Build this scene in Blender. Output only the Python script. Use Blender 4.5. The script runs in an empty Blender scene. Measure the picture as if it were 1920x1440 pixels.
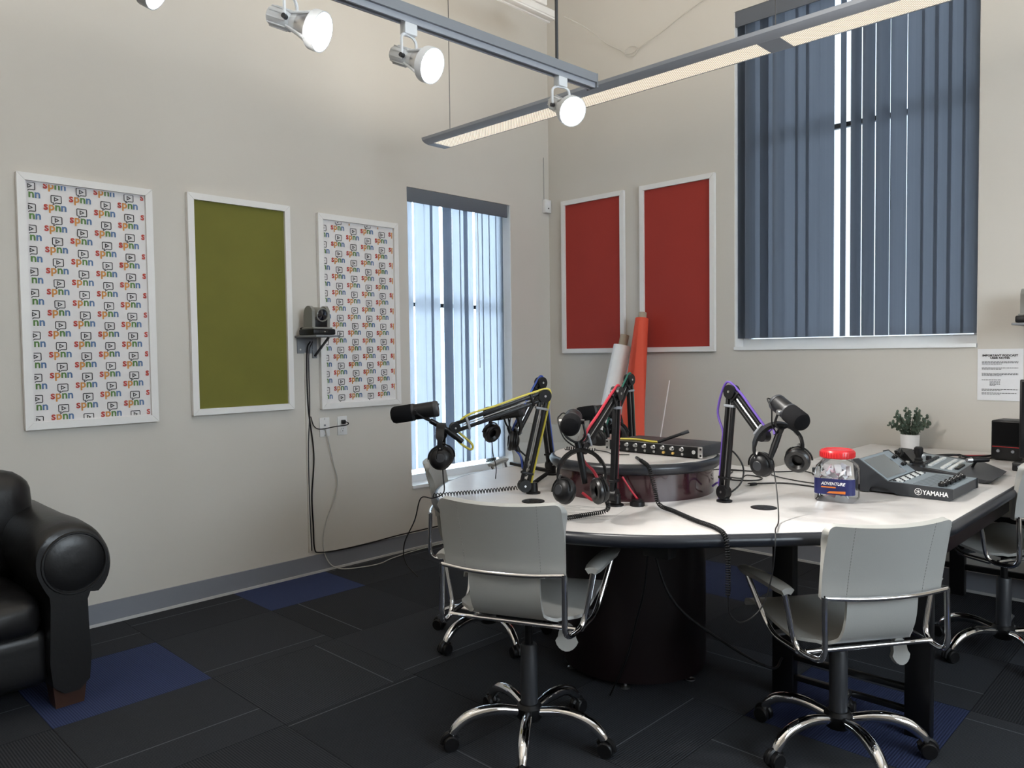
import bpy, bmesh, math, random
from mathutils import Vector, Matrix
R = math.radians
V = Vector
random.seed(7)
SC = bpy.context.scene
COL = SC.collection

# ------------------------------------------------------------------ camera
cam_d = bpy.data.cameras.new('camera')
cam = bpy.data.objects.new('camera', cam_d)
COL.objects.link(cam)
cam_d.sensor_fit = 'HORIZONTAL'
cam_d.sensor_width = 36.0
cam_d.lens = 36.0 * 1445.87 / 1920.0
cam_d.clip_start = 0.05
cam_d.clip_end = 100
_yaw, _pit, _rol = R(44.1295), R(2.3369), R(-0.7205)
_f = V((-math.sin(_yaw) * math.cos(_pit), math.cos(_yaw) * math.cos(_pit), -math.sin(_pit)))
_r = _f.cross(V((0, 0, 1))).normalized()
_u = _r.cross(_f)
_r2 = _r * math.cos(_rol) + _u * math.sin(_rol)
_u2 = _u * math.cos(_rol) - _r * math.sin(_rol)
_m = Matrix((( _r2.x, _u2.x, -_f.x, 4.2876), (_r2.y, _u2.y, -_f.y, -4.8884), (_r2.z, _u2.z, -_f.z, 1.385), (0, 0, 0, 1)))
cam.matrix_world = _m
SC.camera = cam

# ------------------------------------------------------------------ world, exposure
W = bpy.data.worlds.new('overcast_sky')
SC.world = W
W.use_nodes = True
_bg = W.node_tree.nodes['Background']
_bg.inputs['Color'].default_value = (0.80, 0.91, 1.0, 1)
_bg.inputs['Strength'].default_value = 9.0
SC.view_settings.view_transform = 'Standard'
SC.view_settings.look = 'None'
SC.view_settings.exposure = 0.50
SC.view_settings.gamma = 1.0
SC.view_settings.use_curve_mapping = False
UPLIGHT_W = 16.0      # each pendant's indirect tubes
DOWNLIGHT = 0.95       # radiance of the perforated lenses
SPOT_W = 95.0         # each track head

# ------------------------------------------------------------------ materials
MATS = {}
def mat(name, col, rough=0.5, metal=0.0, noise=0.0, nscale=20.0, bump=0.0, bscale=200.0, coat=0.0, spec=0.5, stretch=None):
    m = bpy.data.materials.new(name); m.use_nodes = True
    nt = m.node_tree; b = nt.nodes['Principled BSDF']
    b.inputs['Roughness'].default_value = rough
    b.inputs['Metallic'].default_value = metal
    b.inputs['Coat Weight'].default_value = coat
    b.inputs['Specular IOR Level'].default_value = spec
    c = (*col, 1)
    b.inputs['Base Color'].default_value = c
    tc = nt.nodes.new('ShaderNodeTexCoord')
    src = tc.outputs['Object']
    if stretch:
        mp = nt.nodes.new('ShaderNodeMapping'); mp.inputs['Scale'].default_value = stretch
        nt.links.new(src, mp.inputs['Vector']); src = mp.outputs['Vector']
    n = nt.nodes.new('ShaderNodeTexNoise'); n.inputs['Scale'].default_value = nscale; n.inputs['Detail'].default_value = 3
    nt.links.new(src, n.inputs['Vector'])
    mx = nt.nodes.new('ShaderNodeMix'); mx.data_type = 'RGBA'
    k = noise if noise else 0.03
    mx.inputs['A'].default_value = tuple(max(0, x * (1 - k)) for x in col) + (1,)
    mx.inputs['B'].default_value = tuple(min(1, x * (1 + k)) for x in col) + (1,)
    nt.links.new(n.outputs['Fac'], mx.inputs['Factor'])
    nt.links.new(mx.outputs['Result'], b.inputs['Base Color'])
    if bump:
        n2 = nt.nodes.new('ShaderNodeTexNoise'); n2.inputs['Scale'].default_value = bscale
        nt.links.new(src, n2.inputs['Vector'])
        bp = nt.nodes.new('ShaderNodeBump'); bp.inputs['Strength'].default_value = bump; bp.inputs['Distance'].default_value = 0.002
        nt.links.new(n2.outputs['Fac'], bp.inputs['Height']); nt.links.new(bp.outputs['Normal'], b.inputs['Normal'])
    MATS[name] = m
    return m
def emis(name, col, strength):
    m = bpy.data.materials.new(name); m.use_nodes = True
    b = m.node_tree.nodes['Principled BSDF']
    b.inputs['Base Color'].default_value = (*col, 1)
    b.inputs['Emission Color'].default_value = (*col, 1)
    b.inputs['Emission Strength'].default_value = strength
    MATS[name] = m
    return m

M_WALL = mat('wall_paint', (0.575, 0.545, 0.50), 0.75, noise=0.05, nscale=1.3, bump=0.12, bscale=260)
M_CEIL = mat('ceiling_paint', (0.82, 0.80, 0.77), 0.85)
M_BASE = mat('baseboard_vinyl', (0.21, 0.22, 0.255), 0.5)
M_BASE_LIP = mat('baseboard_lip', (0.50, 0.50, 0.50), 0.5)
M_FLOOR = mat('floor_underlay', (0.012, 0.013, 0.016), 0.95)
M_FRAME = mat('white_trim_paint', (0.74, 0.73, 0.72), 0.5, noise=0.04, nscale=8)
M_SILL = mat('white_sill', (0.78, 0.80, 0.82), 0.35)
M_ALU = mat('dark_window_mullion', (0.05, 0.055, 0.06), 0.4)
M_PRINT = mat('white_banner_cloth', (0.72, 0.70, 0.70), 0.75, noise=0.06, nscale=5)
M_GREEN = mat('olive_green_cloth', (0.150, 0.145, 0.022), 0.85, noise=0.14, nscale=4)
M_RED = mat('red_cloth', (0.33, 0.028, 0.018), 0.8, noise=0.08, nscale=4)
M_REDROLL = mat('orange_red_cloth', (0.66, 0.075, 0.035), 0.7, noise=0.05, nscale=6)
M_WHITEROLL = mat('white_cloth_roll', (0.80, 0.80, 0.80), 0.65)
M_CARD = mat('cardboard_tube', (0.36, 0.30, 0.23), 0.8, noise=0.1)
M_BLACK = mat('black_plastic', (0.006, 0.006, 0.007), 0.42, spec=0.3)
M_BLACKM = mat('black_powder_coat', (0.006, 0.006, 0.007), 0.38, spec=0.3)
M_FOAM = mat('black_foam', (0.007, 0.007, 0.008), 0.95, bump=0.5, bscale=900, spec=0.1)
M_DGREY = mat('dark_grey_metal', (0.022, 0.024, 0.029), 0.45)
M_MGREY = mat('mid_grey_metal', (0.22, 0.235, 0.26), 0.45)
M_RAIL = mat('grey_fixture_paint', (0.34, 0.36, 0.40), 0.4)
M_LAMP = mat('white_lamp_paint', (0.66, 0.68, 0.70), 0.4)
M_SILVER = mat('brushed_silver', (0.62, 0.62, 0.63), 0.3, metal=1.0)
M_CHROME = mat('chrome', (0.78, 0.78, 0.80), 0.06, metal=1.0)
M_LEATHER = mat('black_leather', (0.007, 0.007, 0.008), 0.36, noise=0.2, nscale=14, bump=0.35, bscale=60)
M_WOODFOOT = mat('brown_wood_foot', (0.045, 0.020, 0.012), 0.4, noise=0.3, nscale=30)
M_CHAIR = mat('pale_grey_leather', (0.33, 0.33, 0.315), 0.42, noise=0.04, nscale=9, bump=0.12, bscale=300)
M_STITCH = mat('grey_stitching', (0.22, 0.22, 0.21), 0.7)
M_TOP = mat('pale_laminate', (0.60, 0.575, 0.56), 0.28, noise=0.07, nscale=5, stretch=(1.0, 6.0, 1.0))
M_EDGE = mat('black_rubber_edge', (0.012, 0.014, 0.020), 0.32)
M_MAHOG = mat('dark_mahogany_veneer', (0.030, 0.008, 0.011), 0.18, noise=0.45, nscale=6, coat=0.4, stretch=(5, 5, 0.6))
M_PED = mat('black_cherry_laminate', (0.009, 0.004, 0.005), 0.35)
M_OUTLET = mat('white_wall_plate', (0.70, 0.70, 0.70), 0.35)
M_YEL = mat('yellow_cable', (0.50, 0.42, 0.05), 0.45)
M_BLU = mat('blue_cable', (0.03, 0.07, 0.32), 0.45)
M_REDC = mat('red_cable', (0.42, 0.02, 0.04), 0.45)
M_PUR = mat('purple_cable', (0.10, 0.05, 0.30), 0.45)
M_GRN = mat('green_cable', (0.02, 0.14, 0.10), 0.45)
M_GREYC = mat('grey_cable', (0.42, 0.41, 0.39), 0.5)
M_PAPER = mat('white_paper', (0.72, 0.72, 0.74), 0.7)
M_INK = mat('black_ink', (0.015, 0.015, 0.018), 0.7)
M_LS = mat('print_red', (0.45, 0.05, 0.035), 0.7)
M_LP = mat('print_orange', (0.58, 0.25, 0.06), 0.7)
M_LN = mat('print_green', (0.09, 0.20, 0.05), 0.7)
M_LN2 = mat('print_blue', (0.09, 0.17, 0.33), 0.7)
M_PINK = mat('pink_wrapper', (0.66, 0.46, 0.50), 0.5)
M_JARLID = mat('red_plastic_lid', (0.55, 0.02, 0.025), 0.3)
M_NAVY = mat('navy_label', (0.012, 0.016, 0.10), 0.4)
M_ORANGE = mat('orange_label_band', (0.75, 0.20, 0.03), 0.4)
M_WHITEINK = mat('white_ink', (0.85, 0.85, 0.85), 0.5)
M_CONSOLE = mat('console_grey', (0.024, 0.027, 0.032), 0.42)
M_CPANEL = mat('console_panel_grey', (0.20, 0.24, 0.27), 0.40)
M_KEY = mat('pale_key', (0.55, 0.56, 0.56), 0.45)
M_SCREEN = mat('glossy_screen', (0.10, 0.125, 0.14), 0.08, coat=0.6)
M_DARKSCR = mat('dark_screen', (0.008, 0.009, 0.011), 0.15)
M_POT = mat('white_marbled_pot', (0.74, 0.73, 0.73), 0.35, noise=0.08, nscale=18)
M_LEAF = mat('grey_green_leaf', (0.085, 0.12, 0.09), 0.6, noise=0.4, nscale=40)
M_STEM = mat('brown_stem', (0.08, 0.06, 0.035), 0.7)
M_PTZ = mat('silver_grey_camera_shell', (0.20, 0.20, 0.185), 0.45)
M_LENS = mat('camera_lens', (0.006, 0.006, 0.012), 0.06, coat=0.8)
M_BRACKET = mat('bracket_grey', (0.20, 0.21, 0.23), 0.5)
M_GOLD = mat('amber_knob_mark', (0.55, 0.36, 0.10), 0.4)
M_BULB = emis('lit_lamp_face', (0.97, 0.98, 1.0), 14.0)

def make_blind():
    m = bpy.data.materials.new('slate_blind_vinyl'); m.use_nodes = True
    nt = m.node_tree; nt.nodes.remove(nt.nodes['Principled BSDF'])
    out = nt.nodes['Material Output']
    d = nt.nodes.new('ShaderNodeBsdfDiffuse'); d.inputs['Color'].default_value = (0.135, 0.155, 0.185, 1)
    t = nt.nodes.new('ShaderNodeBsdfTranslucent')
    tc = nt.nodes.new('ShaderNodeTexCoord'); mp = nt.nodes.new('ShaderNodeMapping'); mp.inputs['Scale'].default_value = (120, 120, 0.4)
    n = nt.nodes.new('ShaderNodeTexNoise'); n.inputs['Scale'].default_value = 1.0
    rp = nt.nodes.new('ShaderNodeMix'); rp.data_type = 'RGBA'
    rp.inputs['A'].default_value = (0.49, 0.51, 0.555, 1); rp.inputs['B'].default_value = (0.60, 0.62, 0.66, 1)
    nt.links.new(tc.outputs['Object'], mp.inputs['Vector']); nt.links.new(mp.outputs['Vector'], n.inputs['Vector'])
    nt.links.new(n.outputs['Fac'], rp.inputs['Factor']); nt.links.new(rp.outputs['Result'], t.inputs['Color'])
    mx = nt.nodes.new('ShaderNodeMixShader'); mx.inputs['Fac'].default_value = 0.72
    nt.links.new(d.outputs[0], mx.inputs[1]); nt.links.new(t.outputs[0], mx.inputs[2]); nt.links.new(mx.outputs[0], out.inputs['Surface'])
    return m
M_BLIND = make_blind()
M_VALANCE = mat('slate_valance', (0.105, 0.118, 0.142), 0.6)

def make_clear(name, tint, gloss=0.12, rough=0.02):
    m = bpy.data.materials.new(name); m.use_nodes = True
    nt = m.node_tree; nt.nodes.remove(nt.nodes['Principled BSDF'])
    out = nt.nodes['Material Output']
    t = nt.nodes.new('ShaderNodeBsdfTransparent'); t.inputs['Color'].default_value = (*tint, 1)
    g = nt.nodes.new('ShaderNodeBsdfGlossy'); g.inputs['Roughness'].default_value = rough
    fr = nt.nodes.new('ShaderNodeLayerWeight'); fr.inputs['Blend'].default_value = gloss
    mx = nt.nodes.new('ShaderNodeMixShader')
    nt.links.new(fr.outputs['Fresnel'], mx.inputs['Fac'])
    nt.links.new(t.outputs[0], mx.inputs[1]); nt.links.new(g.outputs[0], mx.inputs[2]); nt.links.new(mx.outputs[0], out.inputs['Surface'])
    return m
M_GLASS = make_clear('window_glass', (0.93, 0.97, 0.98), 0.3)
M_GLASS_DIM = make_clear('daylight_dimming_glass', (0.35, 0.365, 0.38), 0.3)  # grey tint added to cut incoming daylight, so the wide blind glows less
M_JAR = make_clear('clear_jar_plastic', (0.95, 0.96, 0.97), 0.22, 0.06)

def make_lens():
    m = bpy.data.materials.new('perforated_light_lens'); m.use_nodes = True
    nt = m.node_tree; b = nt.nodes['Principled BSDF']
    b.inputs['Base Color'].default_value = (0.4, 0.4, 0.38, 1); b.inputs['Roughness'].default_value = 0.5
    tc = nt.nodes.new('ShaderNodeTexCoord'); mp = nt.nodes.new('ShaderNodeMapping'); mp.inputs['Scale'].default_value = (115, 115, 0.0)
    mp.inputs['Rotation'].default_value = (0, 0, R(45))
    vo = nt.nodes.new('ShaderNodeTexVoronoi'); vo.inputs['Randomness'].default_value = 0.0; vo.inputs['Scale'].default_value = 1.0
    cr = nt.nodes.new('ShaderNodeValToRGB'); cr.color_ramp.elements[0].position = 0.36; cr.color_ramp.elements[1].position = 0.44
    cr.color_ramp.elements[0].color = (1, 1, 1, 1); cr.color_ramp.elements[1].color = (0.08, 0.08, 0.08, 1)
    mu = nt.nodes.new('ShaderNodeMath'); mu.operation = 'MULTIPLY'; mu.inputs[1].default_value = DOWNLIGHT
    nt.links.new(tc.outputs['Object'], mp.inputs['Vector']); nt.links.new(mp.outputs['Vector'], vo.inputs['Vector'])
    nt.links.new(vo.outputs['Distance'], cr.inputs['Fac']); nt.links.new(cr.outputs['Color'], mu.inputs[0])
    b.inputs['Emission Color'].default_value = (1.0, 0.87, 0.68, 1)
    nt.links.new(mu.outputs[0], b.inputs['Emission Strength'])
    return m
M_PERF = make_lens()

def make_carpet(name, dark, light, stripe):
    m = bpy.data.materials.new(name); m.use_nodes = True
    nt = m.node_tree; b = nt.nodes['Principled BSDF']
    b.inputs['Roughness'].default_value = 0.95; b.inputs['Specular IOR Level'].default_value = 0.15
    tc = nt.nodes.new('ShaderNodeTexCoord'); oi = nt.nodes.new('ShaderNodeObjectInfo')
    wv = nt.nodes.new('ShaderNodeTexWave'); wv.inputs['Scale'].default_value = 34; wv.inputs['Distortion'].default_value = 1.2; wv.inputs['Detail'].default_value = 2
    wv.inputs['Detail Scale'].default_value = 6
    nt.links.new(tc.outputs['Object'], wv.inputs['Vector'])
    mx = nt.nodes.new('ShaderNodeMix'); mx.data_type = 'RGBA'
    mx.inputs['A'].default_value = (*dark, 1); mx.inputs['B'].default_value = (*light, 1)
    nt.links.new(wv.outputs['Fac'], mx.inputs['Factor'])
    hsv = nt.nodes.new('ShaderNodeHueSaturation')
    mr = nt.nodes.new('ShaderNodeMapRange'); mr.inputs['To Min'].default_value = 0.72; mr.inputs['To Max'].default_value = 1.3
    nt.links.new(oi.outputs['Random'], mr.inputs['Value']); nt.links.new(mr.outputs['Result'], hsv.inputs['Value'])
    nt.links.new(mx.outputs['Result'], hsv.inputs['Color'])
    last = hsv.outputs['Color']
    if stripe:
        sx = nt.nodes.new('ShaderNodeSeparateXYZ'); nt.links.new(tc.outputs['Object'], sx.inputs[0])
        mr2 = nt.nodes.new('ShaderNodeMapRange'); mr2.inputs['To Min'].default_value = -0.52; mr2.inputs['To Max'].default_value = 0.25
        nt.links.new(oi.outputs['Random'], mr2.inputs['Value'])
        su = nt.nodes.new('ShaderNodeMath'); su.operation = 'SUBTRACT'; nt.links.new(sx.outputs['X'], su.inputs[0]); nt.links.new(mr2.outputs['Result'], su.inputs[1])
        ab = nt.nodes.new('ShaderNodeMath'); ab.operation = 'ABSOLUTE'; nt.links.new(su.outputs[0], ab.inputs[0])
        lt = nt.nodes.new('ShaderNodeMath'); lt.operation = 'LESS_THAN'; lt.inputs[1].default_value = 0.0028; nt.links.new(ab.outputs[0], lt.inputs[0])
        m2 = nt.nodes.new('ShaderNodeMix'); m2.data_type = 'RGBA'; m2.inputs['B'].default_value = (0.10, 0.105, 0.12, 1)
        nt.links.new(lt.outputs[0], m2.inputs['Factor']); nt.links.new(last, m2.inputs['A'])
        last = m2.outputs['Result']
    nt.links.new(last, b.inputs['Base Color'])
    bp = nt.nodes.new('ShaderNodeBump'); bp.inputs['Strength'].default_value = 0.4; bp.inputs['Distance'].default_value = 0.003
    nt.links.new(wv.outputs['Fac'], bp.inputs['Height']); nt.links.new(bp.outputs['Normal'], b.inputs['Normal'])
    return m
M_CARPET = make_carpet('charcoal_ribbed_carpet', (0.014, 0.0155, 0.019), (0.036, 0.039, 0.046), True)
M_CARPETB = make_carpet('navy_ribbed_carpet', (0.017, 0.024, 0.062), (0.034, 0.046, 0.108), False)

# ------------------------------------------------------------------ mesh helpers
def frame_of(d):
    d = d.normalized()
    a = V((0, 0, 1)) if abs(d.z) < 0.95 else V((1, 0, 0))
    x = d.cross(a).normalized(); y = d.cross(x).normalized()
    return x, y
def spline(pts, n=8, closed=False):
    P = [V(p) for p in pts]; out = []
    N = len(P); rng = range(N if closed else N - 1)
    for i in rng:
        p1, p2 = P[i], P[(i + 1) % N]
        p0 = P[i - 1] if (i > 0 or closed) else p1 * 2 - p2
        p3 = P[(i + 2) % N] if (i + 2 < N or closed) else p2 * 2 - p1
        for k in range(n):
            t = k / n
            out.append(0.5 * ((2 * p1) + (p2 - p0) * t + (2 * p0 - 5 * p1 + 4 * p2 - p3) * t * t + (3 * p1 - p0 - 3 * p2 + p3) * t ** 3))
    if not closed: out.append(P[-1])
    return out
def arc_corner(pts, r=0.03, n=5):
    P = [V(p) for p in pts]; out = [P[0]]
    for i in range(1, len(P) - 1):
        a, b, c = P[i - 1], P[i], P[i + 1]
        u = (a - b); w = (c - b); k = min(r, u.length * 0.49, w.length * 0.49)
        s = b + u.normalized() * k; e = b + w.normalized() * k
        for j in range(n + 1):
            t = j / n
            out.append(s * (1 - t) ** 2 + b * 2 * t * (1 - t) + e * t * t)
    out.append(P[-1])
    return out
class MB:
    def __init__(self, X=None):
        self.v = []; self.f = []; self.m = []; self.mi = 0; self.X = X
    def add(self, vs, fs, X=None):
        o = len(self.v)
        if X is not None: vs = [X @ V(p) for p in vs]
        if self.X is not None: vs = [self.X @ V(p) for p in vs]
        self.v += [tuple(p) for p in vs]
        for f in fs:
            self.f.append([o + i for i in f]); self.m.append(self.mi)
        return self
    def box(self, c, s, X=None):
        x, y, z = (k / 2 for k in s); c = V(c)
        vs = [c + V((a * x, b * y, d * z)) for a in (-1, 1) for b in (-1, 1) for d in (-1, 1)]
        return self.add(vs, [(0, 1, 3, 2), (4, 6, 7, 5), (0, 4, 5, 1), (2, 3, 7, 6), (0, 2, 6, 4), (1, 5, 7, 3)], X)
    def bounds(self, a, b, X=None):
        a, b = V(a), V(b)
        return self.box((a + b) / 2, b - a, X)
    def rbox(self, c, s, r=0.005, seg=2, X=None):
        bm = bmesh.new(); bmesh.ops.create_cube(bm, size=1.0)
        for v in bm.verts: v.co = V((v.co.x * s[0], v.co.y * s[1], v.co.z * s[2]))
        bmesh.ops.bevel(bm, geom=list(bm.edges), offset=min(r, min(s) * 0.49), segments=seg, profile=0.5, affect='EDGES')
        bm.verts.index_update()
        vs = [v.co + V(c) for v in bm.verts]; fs = [[v.index for v in f.verts] for f in bm.faces]
        bm.free()
        return self.add(vs, fs, X)
    def tube(self, path, r, n=8, closed=False, caps=True, X=None):
        P = [V(p) for p in path]; N = len(P); vs = []; fs = []
        rr = r if isinstance(r, (list, tuple)) else [r] * N
        def tan(i):
            a = P[i - 1] if (i > 0 or closed) else P[i]
            b = P[(i + 1) % N] if (i < N - 1 or closed) else P[i]
            t = b - a
            return t.normalized() if t.length > 1e-9 else V((0, 0, 1))
        x, y = frame_of(tan(0))
        for i in range(N):
            t = tan(i)
            x = (x - t * x.dot(t))
            if x.length < 1e-6: x, _ = frame_of(t)
            x.normalize(); y = t.cross(x)
            for k in range(n):
                a = 2 * math.pi * k / n
                vs.append(P[i] + (x * math.cos(a) + y * math.sin(a)) * rr[i])
        for i in range(N if closed else N - 1):
            j = (i + 1) % N
            for k in range(n):
                l = (k + 1) % n
                fs.append((i * n + k, i * n + l, j * n + l, j * n + k))
        if caps and not closed:
            fs.append(tuple(range(n - 1, -1, -1))); fs.append(tuple((N - 1) * n + k for k in range(n)))
        return self.add(vs, fs, X)
    def cyl(self, a, b, r, r2=None, n=16, X=None):
        return self.tube([a, b], [r, r if r2 is None else r2], n, X=X)
    def lathe(self, prof, n=24, X=None, cap=True):
        vs = []; fs = []
        for (r, z) in prof:
            for k in range(n):
                a = 2 * math.pi * k / n; vs.append((r * math.cos(a), r * math.sin(a), z))
        for i in range(len(prof) - 1):
            for k in range(n):
                l = (k + 1) % n
                fs.append((i * n + k, i * n + l, (i + 1) * n + l, (i + 1) * n + k))
        if cap:
            if prof[0][0] > 1e-5: fs.append(tuple(range(n - 1, -1, -1)))
            if prof[-1][0] > 1e-5: fs.append(tuple((len(prof) - 1) * n + k for k in range(n)))
        return self.add(vs, fs, X)
    def prism(self, poly, z0, z1, X=None):
        n = len(poly)
        vs = [(x, y, z0) for x, y in poly] + [(x, y, z1) for x, y in poly]
        fs = [tuple(range(n - 1, -1, -1)), tuple(range(n, 2 * n))]
        fs += [(i, (i + 1) % n, n + (i + 1) % n, n + i) for i in range(n)]
        return self.add(vs, fs, X)
    def sheet(self, rows, th, X=None):
        # rows of points -> closed thin shell of thickness th along the surface normal
        P = [[V(p) for p in r] for r in rows]; A = len(P); B = len(P[0]); top = []; bot = []
        for i in range(A):
            for j in range(B):
                du = P[min(i + 1, A - 1)][j] - P[max(i - 1, 0)][j]; dv = P[i][min(j + 1, B - 1)] - P[i][max(j - 1, 0)]
                nn = du.cross(dv); nn = nn.normalized() if nn.length > 1e-9 else V((0, 0, 1))
                top.append(P[i][j] + nn * th / 2); bot.append(P[i][j] - nn * th / 2)
        n = A * B; fs = []
        for i in range(A - 1):
            for j in range(B - 1):
                a, b, c, d = i * B + j, i * B + j + 1, (i + 1) * B + j + 1, (i + 1) * B + j
                fs.append((d, c, b, a)); fs.append((n + a, n + b, n + c, n + d))
        for i in range(A - 1):
            a, d = i * B, (i + 1) * B; fs.append((a, n + a, n + d, d))
            a, d = i * B + B - 1, (i + 1) * B + B - 1; fs.append((d, n + d, n + a, a))
        for j in range(B - 1):
            a, b = j, j + 1; fs.append((b, n + b, n + a, a))
            a, b = (A - 1) * B + j, (A - 1) * B + j + 1; fs.append((a, n + a, n + b, b))
        return self.add(top + bot, fs, X)
    def build(self, name, mats, parent=None, angle=35, label=None, kind=None):
        me = bpy.data.meshes.new(name)
        me.from_pydata(self.v, [], self.f)
        if not isinstance(mats, (list, tuple)): mats = [mats]
        for k in mats: me.materials.append(k)
        if len(mats) > 1: me.polygons.foreach_set('material_index', self.m)
        bm = bmesh.new(); bm.from_mesh(me); bmesh.ops.recalc_face_normals(bm, faces=bm.faces); bm.to_mesh(me); bm.free()
        me.shade_smooth(); me.set_sharp_from_angle(angle=R(angle))
        o = bpy.data.objects.new(name, me); COL.objects.link(o)
        if parent is not None: o.parent = parent
        if label: o['label'] = label
        if kind: o['kind'] = kind
        return o
def tag(o, label, cat, group=None, kind=None):
    o['label'] = label; o['category'] = cat
    if group: o['group'] = group
    if kind: o['kind'] = kind
    return o
def thing(name, label, cat, loc=(0, 0, 0), rz=0.0, group=None, X=None):
    o = bpy.data.objects.new(name, None); COL.objects.link(o); o.empty_display_size = 0.05
    if X is not None: o.matrix_world = X
    else:
        o.location = loc; o.rotation_euler = (0, 0, rz)
    return tag(o, label, cat, group)
def link_copy(o, parent):
    c = o.copy(); COL.objects.link(c); c.parent = parent
    return c
def copy_thing(root, X=None, loc=None, rz=0, label=None):
    r = root.copy(); COL.objects.link(r)
    if X is not None: r.matrix_world = X
    else: r.location = loc; r.rotation_euler = (0, 0, rz)
    if label: r['label'] = label
    for ch in list(root.children):
        c = link_copy(ch, r)
        for g in list(ch.children): link_copy(g, c)
    return r
def basis(loc, zdir, xhint=(0, 0, 1)):
    z = V(zdir).normalized(); x = V(xhint); x = (x - z * x.dot(z)).normalized(); y = z.cross(x)
    l = V(loc)
    return Matrix(((x.x, y.x, z.x, l.x), (x.y, y.y, z.y, l.y), (x.z, y.z, z.z, l.z), (0, 0, 0, 1)))
_txt = {}
def text_mesh(s, size=1.0, bold=0.0, align='LEFT'):
    k = (s, size, bold, align)
    if k in _txt: return _txt[k]
    c = bpy.data.curves.new('lettering', 'FONT'); c.body = s; c.size = size; c.offset = bold; c.align_x = align; c.resolution_u = 3
    o = bpy.data.objects.new('lettering', c); COL.objects.link(o)
    bpy.context.view_layer.update()
    me = bpy.data.meshes.new_from_object(o.evaluated_get(bpy.context.evaluated_depsgraph_get()))
    vs = [tuple(v.co) for v in me.vertices]; fs = [tuple(p.vertices) for p in me.polygons]
    bpy.data.objects.remove(o); bpy.data.curves.remove(c); bpy.data.meshes.remove(me)
    _txt[k] = (vs, fs)
    return _txt[k]
def width(vs): return (min(v[0] for v in vs), max(v[0] for v in vs))

# ------------------------------------------------------------------ room shell
XR, YF, ZC = 7.2, -7.6, 4.7
W1 = (-1.497, -0.462, 0.43, 2.55)      # window in the wall x=0: y0,y1,z0,z1
W2 = (1.685, 3.157, 1.382, 3.67)       # window in the wall y=0: x0,x1,z0,z1
TH = 0.24
b = MB()
b.bounds((-TH, YF, -0.1), (0, W1[0], ZC)); b.bounds((-TH, W1[1], -0.1), (0, TH, ZC))
b.bounds((-TH, W1[0], -0.1), (0, W1[1], W1[2])); b.bounds((-TH, W1[0], W1[3]), (0, W1[1], ZC))
wl = b.build('wall_left', M_WALL, kind='structure'); wl['label'] = 'beige wall with the tall narrow window'
b = MB()
b.bounds((0, 0, -0.1), (W2[0], TH, ZC)); b.bounds((W2[1], 0, -0.1), (XR, TH, ZC))
b.bounds((W2[0], 0, -0.1), (W2[1], TH, W2[2])); b.bounds((W2[0], 0, W2[3]), (W2[1], TH, ZC))
wb = b.build('wall_back', M_WALL, kind='structure'); wb['label'] = 'beige wall with the wide window and two red panels'
W3 = (-4.5, -1.8, 1.5, 3.5)             # unseen opening added to let fill daylight onto the lower walls: y0,y1,z0,z1
b = MB(); b.bounds((XR, YF, -0.1), (XR + 0.2, W3[0], ZC)); b.bounds((XR, W3[1], -0.1), (XR + 0.2, TH, ZC))
b.bounds((XR, W3[0], -0.1), (XR + 0.2, W3[1], W3[2])); b.bounds((XR, W3[0], W3[3]), (XR + 0.2, W3[1], ZC)); b.build('wall_right', M_WALL, kind='structure')
w3 = bpy.data.objects.new('window_3', None); COL.objects.link(w3); w3['kind'] = 'structure'
for k in range(4):
    b = MB(); y = W3[0] + (W3[1] - W3[0]) * k / 3; b.bounds((XR + 0.08, y - 0.025, W3[2]), (XR + 0.14, y + 0.025, W3[3])); b.build('mullion', M_ALU, w3)
b = MB(); b.bounds((-TH, YF - 0.2, -0.1), (XR + 0.2, YF, ZC)); b.build('wall_front', M_WALL, kind='structure')
b = MB(); b.bounds((-TH, YF - 0.2, ZC), (XR + 0.2, TH, ZC + 0.2)); b.build('ceiling', M_CEIL, kind='structure')
b = MB(); b.bounds((0, YF, -0.1), (XR, 0, -0.006)); floor = b.build('floor', M_FLOOR, kind='structure'); floor['label'] = 'dark floor laid with square ribbed carpet tiles'
b = MB(); b.bounds((0, YF, 0), (0.010, W1[0] + 3, 0.115)); b.mi = 1; b.bounds((0, YF, 0), (0.018, 0, 0.014))
b.v = [(x, min(y, -0.001), z) for x, y, z in b.v]
b.build('baseboard_left', [M_BASE, M_BASE_LIP], kind='structure')
b = MB(); b.bounds((0.012, -0.010, 0), (XR, 0, 0.115)); b.mi = 1; b.bounds((0.02, -0.018, 0), (XR, 0, 0.014)); b.build('baseboard_back', [M_BASE, M_BASE_LIP], kind='structure')

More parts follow.
